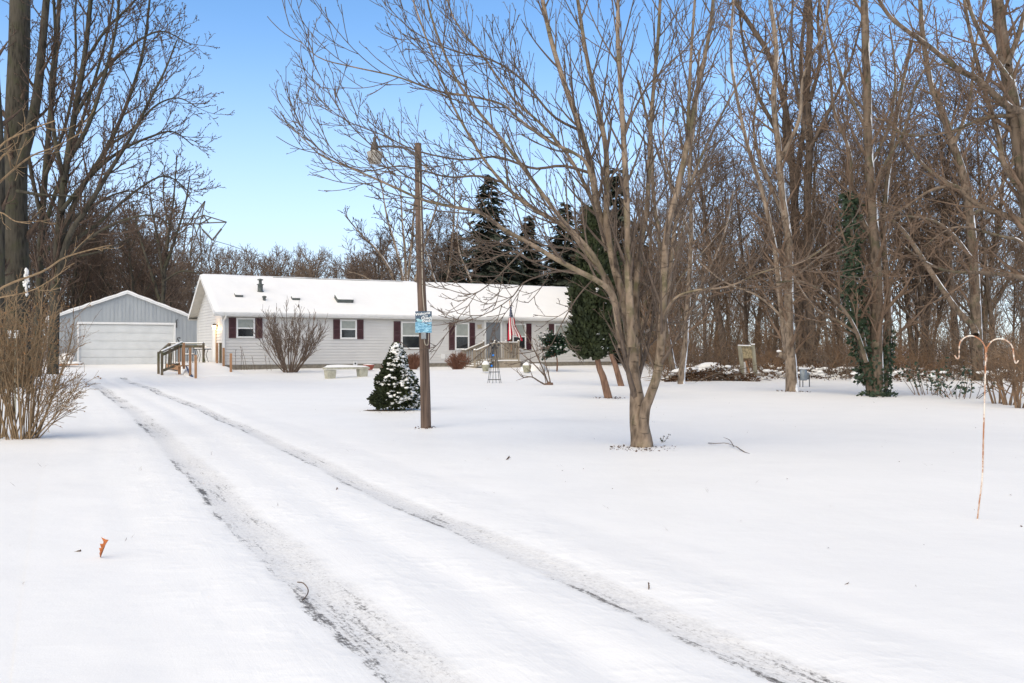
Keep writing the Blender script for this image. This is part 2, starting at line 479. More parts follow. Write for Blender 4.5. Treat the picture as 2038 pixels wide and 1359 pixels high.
cys = np.array(ys)
def lateral(x, y):
    """signed distance from the driveway centre line"""
    if y < -2 or y > 42: return 99.0
    i = min(max((y - 1.0) / .25, 0), len(ys) - 2); k = int(i)
    c0 = cx[k] + (cx[k + 1] - cx[k]) * (i - k); s = (cx[k + 1] - cx[k]) / .25
    return (x - c0) / math.sqrt(1 + s * s)
HALF = 2.4
def rut(u, along):
    z = 0.0
    wob = .03 * math.sin(along * .9)
    for c in (-.76, .76): z -= .022 * math.exp(-((u - c - wob) / .17) ** 2)
    for c in (-.30, .32, -1.18, 1.22): z += .007 * math.exp(-((u - c - wob) / .14) ** 2)
    z -= .010 * math.exp(-((u - .02) / .12) ** 2) * (.6 + .4 * math.sin(along * .35))
    for c, a in ((-1.75, .012), (1.75, .012), (-2.1, .007)): z -= a * math.exp(-((u - c - wob * 2) / .16) ** 2)
    e = sm(0, 1.2, HALF - abs(u))
    return z * e + .004 * e

# ------------------------------------------------------------------ snow ground, one sheet
def axis(fine, step, lim0, lim1, ratio):
    a = list(np.arange(fine[0], fine[1] + 1e-6, step)); s = step
    while a[-1] < lim1: s *= ratio; a.append(a[-1] + s)
    s = step
    while a[0] > lim0: s *= ratio; a.insert(0, a[0] - s)
    return a
gx = axis((-9, 9), .22, -420, 420, 1.045); gy = axis((1, 16), .22, -30, 620, 1.035)
gv = []
for y in gy:
    for x in gx:
        z = gh(x, y)
        u = lateral(x, y)
        if abs(u) < HALF: z -= .08 * sm(0, .6, HALF - .25 - abs(u))
        gv.append((x, y, z))
nx = len(gx); idx = np.arange(len(gv)).reshape(len(gy), nx)
gq = np.stack([idx[:-1, :-1], idx[:-1, 1:], idx[1:, 1:], idx[1:, :-1]], -1).reshape(-1, 4)
g = mesh_np('snow_ground', gv, gq, M['snow']); tag(g, kind='structure')

# driveway: snow packed by tyres, gravel showing through in two tracks
n = N('packed_snow_driveway')
tc = n.node('ShaderNodeUVMap'); sx = n.node('ShaderNodeSeparateXYZ'); n.l.new(tc.outputs[0], sx.inputs[0])
U_, A_ = sx.outputs[0], sx.outputs[1]
def stretched(su, sa, sc, det, ro=.6):
    m = n.node('ShaderNodeMapping'); m.inputs['Scale'].default_value = (su, sa, 1); n.l.new(tc.outputs[0], m.inputs['Vector'])
    return n.noise(m.outputs[0], sc, det, ro, .3)
wob = n.math('MULTIPLY', n.math('SUBTRACT', stretched(.3, .5, 1.6, 3), .5), .16)
uu = n.math('ADD', U_, wob)
def band(c, w0, w1):
    d = n.math('ABSOLUTE', n.math('SUBTRACT', uu, c))
    return n.mr(d, w0, w1, 1, 0)
jag = n.math('MULTIPLY', n.math('SUBTRACT', stretched(2.5, 2.2, 2.4, 5, .7), .5), .16)
def jband(c, w0, w1):
    d = n.math('ADD', n.math('ABSOLUTE', n.math('SUBTRACT', uu, c)), jag)
    return n.mr(d, w0, w1, 1, 0)
bL = jband(-.76, .12, .25); bR = jband(.76, .10, .20)
big = stretched(.3, .35, 1.1, 3)
streak = stretched(11, .9, 1.6, 5, .7)
speck = stretched(4.5, 2.6, 9, 6, .8)
b = n.math('MAXIMUM', bL, bR)
lip = n.math('MAXIMUM', jband(-.93, .0, .075), n.math('MULTIPLY', jband(.63, .0, .06), .7))
far = n.mr(A_, 14, 32)
patch = n.mr(stretched(1.0, .45, 1.0, 3), .40, .62)
dens = n.math('ADD', n.math('MULTIPLY', b, n.mr(big, .32, .64, .40, 1.0)), n.math('MULTIPLY', n.math('MULTIPLY', far, b), n.math('MULTIPLY', patch, .40)))
dens = n.math('ADD', dens, n.math('MULTIPLY', lip, n.mr(big, .3, .62, .1, .75)))
th = n.math('ADD', n.math('ADD', n.math('MULTIPLY', streak, .62), n.math('MULTIPLY', speck, .62)), n.math('MULTIPLY', dens, .23))
grav = n.math('MULTIPLY', n.mr(th, .84, .99), n.mr(n.math('MAXIMUM', b, lip), .02, .3))
thin = n.math('MULTIPLY', n.math('MULTIPLY', b, n.mr(big, .3, .7, .65, 1)), n.math('ADD', .22, n.math('MULTIPLY', n.mr(speck, .4, .62), .45)))
p = n.pos(); a1 = n.noise(p, .9, 3); a2 = n.noise(p, 9, 4, .6); a3 = n.noise(p, 60, 3, .7)
nr = n.bump(a1, .25, .08); nr = n.bump(n.noise(n.pos((.8, 5, 1)), 2.2, 3), .09, .02, nr); nr = n.bump(a2, .3, .010, nr); nr = n.bump(a3, .3, .004, nr)
mid = n.mr(n.math('ABSOLUTE', U_), 1.1, 2.1, 1, 0)
nr = n.bump(n.math('MULTIPLY', streak, mid), .28, .010, nr)
clod = n.node('ShaderNodeTexVoronoi'); clod.inputs['Scale'].default_value = 9; n.l.new(n.pos((1, 1, 1)), clod.inputs['Vector'])
nr = n.bump(n.math('MULTIPLY', n.math('MULTIPLY', clod.outputs['Distance'], mid), n.mr(n.noise(p, 2.2, 3), .45, .62)), .3, .02, nr)
snowc = n.mix(n.mr(a1, .3, .7), (.85, .842, .828), (.825, .818, .806))
c1 = n.mix(thin, snowc, (.50, .485, .47))
gravc = n.mix(n.mr(n.noise(p, 35, 4, .7), .35, .65), (.24, .225, .21), (.07, .063, .058))
M['drive'] = n.fin(n.mix(grav, c1, gravc), .6, nr, 0, .25)
NU = 84; rows = []; uvs = []; al = 0
dv = []
yy = list(np.arange(1.0, 14, .1)) + list(np.arange(14, 40.6, .25))
px_, py_ = None, None
for y in yy:
    i = min((y - 1.0) / .25, len(ys) - 2.001); k = int(i)
    c0 = cx[k] + (cx[k + 1] - cx[k]) * (i - k); s = (cx[k + 1] - cx[k]) / .25
    Ln = math.sqrt(1 + s * s); nxn, nyn = 1 / Ln, -s / Ln
    if px_ is not None: al += math.hypot(c0 - px_, y - py_)
    px_, py_ = c0, y
    for j in range(NU + 1):
        u = -HALF + 2 * HALF * j / NU
        x2, y2 = c0 + nxn * u, y + nyn * u
        dv.append((x2, y2, gh(x2, y2) + .004 + rut(u, al) + .006 * mnoise.noise(V((x2 * 3, y2 * 3, 0))) * sm(0, .3, HALF - abs(u)))); uvs.append((u, al))
idx = np.arange(len(dv)).reshape(len(yy), NU + 1)
dq = np.stack([idx[:-1, :-1], idx[:-1, 1:], idx[1:, 1:], idx[1:, :-1]], -1).reshape(-1, 4)
d = mesh_np('driveway', dv, dq, M['drive'], uv=uvs); tag(d, kind='structure')

# ------------------------------------------------------------------ house
TH = math.atan(F / 3446.0)
HU = V((math.cos(TH), math.sin(TH), 0)); HV = V((-math.sin(TH), math.cos(TH), 0))
R0 = V(((427 - CX) / F * 47.8, 47.8, 0)); W0 = R0 + HU * .5 + HV * .4
HL, HD = 24.85, 8.7
ZG, ZW, ZE, ZR = .12, 3.14, 3.36, 5.62
def hw(u, v, z): return W0 + HU * u + HV * v + V((0, 0, z))
def hu(px, v=0.0):
    t = (px - CX) / F; o = W0 + HV * v
    return (t * o.y - o.x) / (HU.x - t * HU.y)
def hz(px, py, v=0.0):
    q = hw(hu(px, v), v, 0); return H + (HY - py) / F * q.y
AX = (HU, HV, V((0, 0, 1)))
house = thing('ranch_house', hw(HL / 2, HD / 2, 0), 'long low ranch house with pale grey lap siding, plum shutters and a snow covered roof', 'house')

SZ0 = .52          # bottom of the siding
def lap_wall(mb, o, d, nrm, L, z0, ztop, step=.165, proud=.034):
    """overlapping courses; ztop(s) gives the wall's top at s along it"""
    z = z0
    while z < ztop(L / 2) - .01 or z < max(ztop(0), ztop(L)) - .01:
        zt = z + step
        s0, s1 = 0.0, L
        if isinstance(ztop, Gable):
            s0, s1 = ztop.span(z)
            t0, t1 = ztop.span(zt) if zt < ztop.peak else (L / 2, L / 2)
        else:
            zt = min(zt, ztop(0)); t0, t1 = s0, s1
        a, b_ = o + d * s0 + nrm * proud, o + d * s1 + nrm * proud
        a2, b2 = o + d * t0 + nrm * .004, o + d * t1 + nrm * .004
        za = V((0, 0, z)); zb = V((0, 0, zt))
        ai, bi = o + d * s0 + nrm * .004, o + d * s1 + nrm * .004
        zl = V((0, 0, z + .034))
        mb.add([a + zl, b_ + zl, b2 + zb, a2 + zb, ai + zl, bi + zl, ai + za, bi + za], [(0, 1, 2, 3), (0, 4, 5, 1), (4, 6, 7, 5)])
        z = zt
        if z > 12: break
class Gable:
    def __init__(s, L, ze, zp): s.L, s.ze, s.peak = L, ze, zp
    def __call__(s, x): return s.ze + (s.peak - s.ze) * (1 - abs(x - s.L / 2) / (s.L / 2))
    def span(s, z):
        if z <= s.ze: return 0.0, s.L
        t = min((z - s.ze) / (s.peak - s.ze), 1) * s.L / 2
        return t, s.L - t
mb = MB()
slope = (ZR - ZE) / (HD / 2 + .4)
zgw = ZE + slope * .4 - .12
lap_wall(mb, hw(0, 0, 0), HU, -HV, HL, SZ0, lambda s: ZW)
lap_wall(mb, hw(0, HD, 0), -HV, -HU, HD, SZ0, Gable(HD, zgw, ZR - .12))
lap_wall(mb, hw(HL, 0, 0), HV, HU, HD, SZ0, Gable(HD, zgw, ZR - .12))
lap_wall(mb, hw(HL, HD, 0), -HU, HV, HL, SZ0, lambda s: ZW)
wall = mb.build('wall', M['siding'], house)
for (u, v) in ((0, 0), (0, HD), (HL, 0), (HL, HD)):
    mb = MB()
    su, sv = (-1 if u == 0 else 1), (-1 if v == 0 else 1)
    mb.box(hw(u + su * .012 - su * .05, v + sv * .034, (SZ0 + ZW) / 2 - .002), (.12, .02, ZW - SZ0 + .02), AX)
    mb.box(hw(u + su * .034, v + sv * .0 - sv * .05, (SZ0 + ZW) / 2 - .004), (.02, .12, ZW - SZ0 + .02), AX)
    mb.build('corner_trim', M['trim'], house)
mb = MB(); mb.box(hw(HL / 2, HD / 2, (SZ0 - .4) / 2 - .003), (HL - .03, HD - .03, SZ0 + .4), AX)
mb.build('foundation', M['foundation'], house)
# roof: slab, thick snow on top, soffits, fascia and gutter
def rp(u, v, dz=0.0):
    """point on the roof plane, v from -.4 (front eave) to HD + .4"""
    m = HD / 2
    z = ZE + slope * (v + .4) if v <= m else ZE + slope * (HD + .4 - v)
    return hw(u, v, z + dz)
UA, UB, VA, VB = -.5, HL + .5, -.4, HD + .4
mb = MB()
m = HD / 2
pr = [(VA, 0), (m, 0), (VB, 0), (VB, -.14), (m, -.14), (VA, -.14)]
vs = [rp(UA, v, dz) for v, dz in pr] + [rp(UB, v, dz) for v, dz in pr]
mb.add(vs, [(0, 1, 7, 6), (1, 2, 8, 7), (2, 3, 9, 8), (3, 4, 10, 9), (4, 5, 11, 10), (5, 0, 6, 11), (0, 5, 4, 1), (1, 4, 3, 2), (6, 7, 10, 11), (7, 8, 9, 10)])
roof = mb.build('roof', M['trim'], house)
sv, sq_ = [], []
NUu, NVv = 150, 40
for i in range(NUu + 1):
    for j in range(NVv + 1):
        u = UA - .01 + (UB - UA + .02) * i / NUu; v = VA - .03 + (VB - VA + .06) * j / NVv
        e = min(sm(0, .12, v - VA + .03), sm(0, .12, VB - v + .03), sm(0, .1, u - UA + .01), sm(0, .1, UB - u + .01))
        th_ = .004 + (.075 + .02 * mnoise.noise(V((u * .7, v * .9, 5))) + .012 * mnoise.noise(V((u * 3, v * 3, 1)))) * (.25 + .75 * e)
        if j == 0: th_ = -.02 - .02 * mnoise.noise(V((u * 2.2, 0, 7)))
        q = rp(u, min(max(v, VA - .03), VB + .03), th_); sv.append(q)
idx = np.arange(len(sv)).reshape(NUu + 1, NVv + 1)
q_ = np.stack([idx[:-1, :-1], idx[1:, :-1], idx[1:, 1:], idx[:-1, 1:]], -1).reshape(-1, 4)
mesh_np('snow_layer', [tuple(x) for x in sv], q_, M['roof_snow'], roof)
mb = MB()   # ridge vent, a thin dark line under its own snow cap
mb.box(rp(UA + 4.2 + 4, m - .16, .085), (8.2, .02, .045), AX)
mb.build('ridge_vent', M['vent'], roof)
mb = MB()
mb.box(hw(HL / 2, -.2, ZW - .012), (HL, .40, .024), AX)
mb.box(hw(HL / 2, HD + .2, ZW - .012), (HL, .40, .024), AX)
for u0 in (-.25, HL + .25):          # sloped rake soffits
    for va, vb in ((VA, m), (VB, m)):
        a, b_ = rp(u0, va, -.155), rp(u0, vb, -.155)
        mb.beam(a, b_, .48, .02, (b_ - a).cross(HU).normalized() if va < vb else HU.cross(b_ - a).normalized())
    mb.box(hw(u0, -.2, ZW + .03), (.48, .38, .05), AX); mb.box(hw(u0, HD + .2, ZW + .03), (.48, .38, .05), AX)
mb.build('soffit', M['soffit'], house)
for u0 in (UA - .012, UB + .012):
    mb = MB()
    for va, vb in ((VA - .02, m), (VB + .02, m)):
        a, b_ = rp(u0, va, -.09), rp(u0, vb, -.09)
        upv = (b_ - a).cross(HU); upv = upv if upv.z > 0 else -upv
        mb.beam(a, b_, .024, .20, upv.normalized())
    mb.build('rake_board', M['trim'], house)
mb = MB(); mb.box(hw(HL / 2, -.41, ZE - .125), (HL + .96, .02, .21), AX)
gp = [(-.425, .0), (-.425, -.115), (-.49, -.115), (-.54, -.03), (-.54, 0.0), (-.525, 0), (-.525, -.03), (-.485, -.10), (-.44, -.10), (-.44, 0)]
zz = ZE - .05
vs = [hw(UA, v, zz + dz) for v, dz in gp] + [hw(UB, v, zz + dz) for v, dz in gp]; k = len(gp)
mb.add(vs, [(i, (i + 1) % k, k + (i + 1) % k, k + i) for i in range(k)])
mb.add([hw(UA, v, zz + dz) for v, dz in gp], [tuple(range(k))]); mb.add([hw(UB, v, zz + dz) for v, dz in gp], [tuple(range(k))[::-1]])
mb.build('gutter', M['trim'], house)
ud = hu(445)
mb = MB()
mb.tube([hw(ud + .05, -.48, zz - .1), hw(ud + .05, -.42, zz - .22), hw(ud, -.09, zz - .42), hw(ud, -.075, zz - .6)], .045, 6)
mb.box(hw(ud, -.075, (zz - .6 + .5) / 2), (.09, .07, zz - 1.1), AX)
mb.build('downspout', M['trim'], house)

def unit(x0, x1, y0, y1, ymid, sl=None, sr=None, mat='shutter'):
    """window between photo columns x0..x1, rows y0..y1, shutters between given columns"""
    ua, ub = hu(x0), hu(x1); xm = (x0 + x1) / 2
    zt, zb, zm = hz(xm, y0), hz(xm, y1), hz(xm, ymid)
    W, Hh = ub - ua, zt - zb; uc = (ua + ub) / 2
    f = MB(); fw = .085
    f.box(hw(uc, -.05, zt - fw / 2), (W, .06, fw), AX); f.box(hw(uc, -.055, zb + fw / 2), (W + .02, .075, fw), AX)
    for uu_ in (ua + fw / 2, ub - fw / 2): f.box(hw(uu_, -.052, (zt + zb) / 2), (fw, .06, Hh - 2 * fw), AX)
    f.box(hw(uc, -.056, zm), (W - 2 * fw, .05, .075), AX)
    fr = f.build('window', M['trim'], house)
    g_ = MB(); g_.box(hw(uc, -.036, (zm + zb) / 2), (W - 2 * fw + .01, .012, zm - zb - fw + .01), AX); g_.build('pane', M['glass'], fr)
    g_ = MB()                                   # drawn blind behind the upper sash: thin slats
    zz0, zz1 = zm + .03, zt - fw + .005; ns = max(6, int((zz1 - zz0) / .045))
    for i in range(ns):
        z_ = zz0 + (zz1 - zz0) * (i + .5) / ns
        g_.box(hw(uc, -.037 - .002 * (i % 2), z_), (W - 2 * fw + .01, .01, (zz1 - zz0) / ns), AX)
    g_.build('blind', M['blind'], fr)
    for s in (sl, sr):
        if not s: continue
        a, b_ = hu(s[0]), hu(s[1]); w_ = b_ - a; zc = (zt + zb) / 2; h_ = Hh + .02; uc2 = (a + b_) / 2
        q = MB()
        for k_ in (-1, 1): q.box(hw(uc2 + k_ * (w_ / 2 - .03), -.052, zc), (.06, .035, h_), AX)
        for z_ in (zc + h_ / 2 - .04, zc, zc - h_ / 2 + .04): q.box(hw(uc2, -.051, z_), (w_ - .12, .033, .08), AX)
        for z0_, z1_ in ((zc - h_ / 2 + .08, zc - .04), (zc + .04, zc + h_ / 2 - .08)):
            nl = 9
            for i in range(nl):
                zc_ = z0_ + (z1_ - z0_) * (i + .5) / nl
                a_ = R(28); ax2 = (HU, HV * math.cos(a_) + UP * math.sin(a_), UP * math.cos(a_) - HV * math.sin(a_))
                q.box(hw(uc2, -.044, zc_), (w_ - .12, .012, (z1_ - z0_) / nl * 1.1), ax2)
        q.build('shutter', M[mat], house)
unit(470, 507, 632.5, 672.5, 653, (455, 469.3), (507.6, 522))
unit(676.4, 709.4, 636, 674.5, 655, (662.8, 676), (709.8, 722.8))
unit(797.7, 841, 640, 694.5, 668, (783, 796.5), (842, 855))
unit(904.8, 933, 642.3, 696, 669, (893, 904.2), (933.6, 944.5))
unit(1019.2, 1046, 644, 695.5, 669.6, (1008.6, 1018.5), (1046.6, 1056.8), 'shutter_b')
unit(1102.3, 1136, 645, 692, 670, (1091.6, 1101.8), (1136.6, 1147))
# front door with trim, peephole
ua, ub = hu(966.5), hu(995.2); zt = hz(980, 641.5); zb = SZ0 + .3
mb = MB(); uc = (ua + ub) / 2
for u_ in (ua - .06, ub + .06): mb.box(hw(u_, -.05, (zt + zb) / 2), (.12, .06, zt - zb), AX)
mb.box(hw(uc, -.051, zt + .06), (ub - ua + .26, .066, .12), AX)
fr = mb.build('door_frame', M['trim'], house)
mb = MB(); mb.box(hw(uc, -.04, (zt + zb) / 2), (ub - ua, .02, zt - zb), AX)
for zc_, hh_ in ((zt - .38, .5), (zt - 1.2, .75)):
    for du in (-.2, .2): mb.box(hw(uc + du, -.052, zc_), (.28, .012, hh_), AX)
dr = mb.build('door', M['door'], house)
mb = MB(); mb.lathe(hw(uc - .02, -.062, zt - .52), [(.035, 0), (.035, .02), (.02, .03)], 10, (HU, V((0, 0, 1)), -HV)); mb.build('knocker', M['black'], dr)
mb = MB(); mb.lathe(hw(ua + .08, -.05, zt - 1.1), [(.012, 0), (.012, .03), (.03, .04), (.03, .07), (.01, .08)], 10, (HU, V((0, 0, 1)), -HV)); mb.build('handle', M['lamp_metal'], dr)
# side door on the gable wall
mb = MB(); mb.box(hw(-.045, 2.45, (.62 + 2.72) / 2), (.04, 1.12, 2.1), AX); fr = mb.build('side_door', M['wreath'], house)
mb = MB(); mb.box(hw(-.068, 2.45, (.64 + 2.65) / 2), (.012, .92, 2.0), AX); mb.build('door_panel', M['trim'], fr)
# dryer vent, outlet cover
for px, py, s in ((706.5, 723, .24), (880.5, 709, .27)):
    mb = MB(); u_ = hu(px); z_ = hz(px, py); mb.box(hw(u_, -.045, z_), (s, .05, s), AX)
    mb.box(hw(u_, -.06, z_ + s * .42), (s * .9, .07, .025), AX)
    vt = mb.build('wall_vent', M['trim'], house)
    if px < 800:
        mb = MB(); mb.lathe(hw(u_, -.071, z_ - .01), [(.05, 0), (.05, .012), (.03, .014)], 10, (HU, V((0, 0, 1)), -HV)); mb.build('vent_hole', M['black'], vt)
# roof furniture
NR = (V((0, 0, 1)) - HV * slope).normalized(); RS = (HV + V((0, 0, 1)) * slope).normalized()
def onroof(px, py):
    d_ = V(((px - CX) / F, 1, (HY - py) / F)); o = V((0, 0, H)); p0 = rp(0, VA, .07)
    return o + d_ * ((p0 - o).dot(NR) / d_.dot(NR))
def vpipe(px, py, prof, mat, nm, cap=None):
    q = onroof(px, py); mb = MB(); mb.lathe(q - V((0, 0, .08)), prof, 12); o = mb.build(nm, M[mat], roof, True); return o
vpipe(518, 579, [(.20, 0), (.21, .06), (.15, .09), (.15, .42), (.20, .44), (.20, .47), (.09, .49), (.09, .68), (.165, .69), (.165, .74), (.03, .78)], 'vent', 'flue_pipe')
vpipe(526, 597.5, [(.13, 0), (.085, .05), (.085, .22), (.125, .23), (.125, .30), (.05, .33)], 'vent', 'vent_pipe')
vpipe(594.5, 611, [(.07, 0), (.04, .03), (.035, .21), (.02, .23)], 'black', 'vent_pipe')
for px, py, w_ in ((475, 589, .42), (588, 595, .44)):
    q = onroof(px, py); mb = MB(); mb.box(q + NR * .03, (w_, .34, .16), (HU, RS, NR)); o = mb.build('roof_vent', M['vent'], roof)
    mb = MB(); mb.box(q + NR * .135 + RS * .02, (w_ * .98, .34, .05), (HU, RS, NR)); mb.build('snow_cap', M['roof_snow'], o, bevel=.02)
q = onroof(684, 598); mb = MB(); mb.box(q + NR * .07, (.95, .72, .26), (HU, RS, NR)); o = mb.build('skylight', M['vent'], roof)
mb = MB(); mb.box(q + NR * .225, (.93, .70, .06), (HU, RS, NR)); mb.build('snow_cap', M['roof_snow'], o, bevel=.03)

# porch light by the side door, lit
q = hw(-.03, 1.55, 2.62)
pl = thing('wall_lantern', q, 'small lit wall lantern glowing amber beside the side door', 'lantern')
mb = MB(); mb.box(q + HU * -.01, (.03, .12, .2), AX); mb.box(q + HU * -.10 + V((0, 0, .13)), (.16, .05, .03), AX)
mb.lathe(q + HU * -.17 + V((0, 0, .05)), [(.10, 0), (.11, .02), (.05, .09), (.01, .11)], 10); mb.build('bracket', M['black'], pl)
mb = MB(); mb.lathe(q + HU * -.17 + V((0, 0, -.16)), [(.05, 0), (.08, .05), (.095, .16), (.095, .2)], 10); mb.build('lamp_shade', M['bulb'], pl)
lp = bpy.data.lights.new('lantern_bulb', 'POINT'); lp.energy = 12; lp.color = (1, .6, .28); lp.shadow_soft_size = .08
lo = bpy.data.objects.new('lantern_bulb', lp); lo.location = q + HU * -.42 + V((0, 0, -.05)) - HV * .1; COL.objects.link(lo)

# straw star hung beside the front door
q = hw(hu(953.5), -.06, hz(953.5, 650))
mb = MB(); rr = random.Random(4)
for k_ in range(13):
    a = rr.uniform(0, PI); d_ = HU * math.cos(a) + UP * math.sin(a); L_ = rr.uniform(.12, .21)
    mb.tube([q - d_ * L_ - HV * .01 * k_ * .3, q + d_ * L_ - HV * .01 * k_ * .3], .014, 4)
st = mb.build('star_ornament', M['wreath']); tag(st, 'straw coloured twig star hung on the siding left of the front door', 'ornament')

# ------------------------------------------------------------------ garage
GA = V(((253 - CX) / F * 58.0, 58.0, 0)); GW, GDp = 4.5, 8.5
GZ, GE, GP_ = .30, 3.28, 5.02
def gw(u, v, z): return GA + HU * u + HV * v + V((0, 0, z))
garage = thing('garage', gw(0, GDp / 2, 0), 'detached blue grey steel sided garage with a wide white sectional door', 'garage')
DA, DB, DT = -2.78, 2.82, 2.93
mb = MB()
def ribbed(a, b, zb_, zt_):                        # standing seams of the steel siding, a .. b along u
    pass
gz = lambda u: GE + (GP_ - GE) * (1 - abs(u) / GW)
u = -GW; step = .23; k = 0
while u < GW - 1e-6:
    u2 = min(u + step, GW)
    for (ua_, ub_, pr_) in ((u, u + .04, .028), (u + .04, u2, 0.0)):
        if ua_ >= u2: continue
        ub_ = min(ub_, u2)
        mid = (ua_ + ub_) / 2
        zb_ = DT if DA < mid < DB else GZ - .3
        mb.add([gw(ua_, -pr_, zb_), gw(ub_, -pr_, zb_), gw(ub_, -pr_, gz(ub_) - .1), gw(ua_, -pr_, gz(ua_) - .1)], [(0, 1, 2, 3)])
        if pr_:
            mb.add([gw(ua_, 0, zb_), gw(ua_, -pr_, zb_), gw(ua_, -pr_, gz(ua_) - .1), gw(ua_, 0, gz(ua_) - .1)], [(0, 1, 2, 3)])
            mb.add([gw(ub_, -pr_, zb_), gw(ub_, 0, zb_), gw(ub_, 0, gz(ub_) - .1), gw(ub_, -pr_, gz(ub_) - .1)], [(0, 1, 2, 3)])
    u = u2
for s_ in (-1, 1):
    mb.add([gw(s_ * GW, 0, GZ - .3), gw(s_ * GW, GDp, GZ - .3), gw(s_ * GW, GDp, GE - .1), gw(s_ * GW, 0, GE - .1)], [(0, 1, 2, 3)])
mb.add([gw(-GW, GDp, GZ - .3), gw(GW, GDp, GZ - .3), gw(GW, GDp, GE - .1), gw(0, GDp, GP_ - .1), gw(-GW, GDp, GE - .1)], [(0, 1, 2, 3, 4)])
mb.build('wall', M['metal_side'], garage)
mb = MB(); ns = 5; hs = (DT - GZ - .02) / ns
for i in range(ns):
    zc = GZ + hs * (i + .5); mb.box(gw((DA + DB) / 2, .09, zc), (DB - DA, .05, hs - .015), AX)
    for j in range(8):
        uc_ = DA + (DB - DA) * (j + .5) / 8
        mb.box(gw(uc_, .062, zc), ((DB - DA) / 8 - .14, .012, hs - .17), AX)
mb.box(gw((DA + DB) / 2, .125, (GZ + DT) / 2), (DB - DA, .01, DT - GZ - .03), AX)
mb.build('garage_door', M['garage_door'], garage)
mb = MB()
for u_ in (DA - .06, DB + .06): mb.box(gw(u_, .01, (GZ + DT) / 2 - .1), (.12, .14, DT - GZ + .2), AX)
mb.box(gw((DA + DB) / 2, .008, DT + .07), (DB - DA + .26, .15, .14), AX)
mb.build('door_frame', M['trim'], garage)
mb = MB(); ov = .12
for s_ in (-1, 1):
    a, b_ = gw(0, 0, GP_), gw(s_ * (GW + ov), 0, GE - ov * (GP_ - GE) / GW)
    for zo, w0, w1 in ((0, -.25, GDp + .25),):
        q0, q1 = a + HV * w0, b_ + HV * w0; q2, q3 = a + HV * w1, b_ + HV * w1
        dz = V((0, 0, -.12))
        mb.add([q0, q1, q3, q2, q0 + dz, q1 + dz, q3 + dz, q2 + dz], [(0, 1, 2, 3), (4, 7, 6, 5), (0, 4, 5, 1), (1, 5, 6, 2), (2, 6, 7, 3), (3, 7, 4, 0)])
gr = mb.build('roof', M['trim'], garage)
mb = MB()
for s_ in (-1, 1):
    a, b_ = gw(0, 0, GP_ + .004), gw(s_ * (GW + ov), 0, GE - ov * (GP_ - GE) / GW + .004)
    nseg = 14
    for j in range(nseg):
        pa, pb = a.lerp(b_, j / nseg), a.lerp(b_, (j + 1) / nseg)
        h0, h1 = .09 + .02 * math.sin(j * 2.1), .09 + .02 * math.sin((j + 1) * 2.1)
        q = [pa + HV * -.26, pb + HV * -.26, pb + HV * (GDp + .26), pa + HV * (GDp + .26)]
        tp = [q[0] + UP * h0, q[1] + UP * h1, q[2] + UP * h1, q[3] + UP * h0]
        mb.add(q + tp, [(4, 5, 6, 7), (0, 1, 5, 4), (2, 3, 7, 6)] + ([(1, 2, 6, 5)] if j == nseg - 1 else []))
mb.build('snow_layer', M['roof_snow'], gr)
mb = MB(); a_ = gw(2.98, -.06, 2.75)
mb.tube([a_, a_ + V((0, 0, .45)), a_ + V((.06, 0, .55))], .03, 5); mb.build('wall_hook', M['black'], garage)

# ------------------------------------------------------------------ side deck with ramp, cedar posts and old railing
Wd = GP(366, 745)
sdk = thing('side_deck', W0 + HU * -1.5 + V((0, 0, .2)), 'snow buried side deck with dark railing and cedar posts left of the house', 'deck')
PZ = .58
mb = MB()
for i in range(24):
    v = -2.0 + 5.0 * (i + .5) / 24; mb.box(hw(-1.45, v, PZ - .02), (2.1, 5.0 / 24 - .012, .035), AX)
mb.box(hw(-2.48, .5, PZ - .15), (.04, 5.0, .22), AX); mb.box(hw(-1.45, -2.03, PZ - .15), (2.1, .04, .22), AX)
mb.build('platform', M['new_wood'], sdk)
# snow lying over platform and ramp
sv = []; ni, nj = 14, 30
for i in range(ni + 1):
    for j in range(nj + 1):
        a = i / ni; v = 3.0 - 9.2 * j / nj
        flare = .25 * sm(-2, -6, v)
        u = (-2.5 - flare) * (1 - a) + (-.35 + flare * 2.2) * a
        q = hw(u, v, 0)
        z = (PZ + .09) * (1 - sm(-1.9, -5.9, v)) + (gh(q.x, q.y) + .05) * sm(-1.9, -5.9, v)
        e = min(sm(0, .10, a), sm(0, .10, 1 - a)); g0 = gh(q.x, q.y) - .05
        if v < -2.0: z = g0 + (z - g0) * (.05 + .95 * e)
        if j == nj: z = gh(q.x, q.y) - .04
        z += .03 * mnoise.noise(V((q.x * 1.3, q.y * 1.3, 2)))
        sv.append((q.x, q.y, z))
idx = np.arange(len(sv)).reshape(ni + 1, nj + 1)
mesh_np('ramp_snow', sv, np.stack([idx[:-1, :-1], idx[1:, :-1], idx[1:, 1:], idx[:-1, 1:]], -1).reshape(-1, 4), M['roof_snow'], sdk)
def pxpost(mat, par, px, yt, yb, Y, w_, name='post', lean=0):
    a = P(px, yb, Y); b_ = P(px + lean, yt, Y); mb = MB(); mb.beam(a - V((0, 0, .12)), b_, w_, w_, HU); o = mb.build(name, M[mat], par, bevel=.006); return a, b_
for px, yt, yb, Y in ((366, 682, 729, 43.2), (378.5, 692, 750, 42.0), (389.5, 706, 758, 41.0), (432, 682, 728, 46.5), (445, 692, 738.5, 45.0), (459.5, 703, 752, 43.8)):
    pxpost('new_wood', sdk, px, yt, yb, Y, .105)
pxpost('old_wood', sdk, 439, 682, 727, 46.9, .12)
ends = []
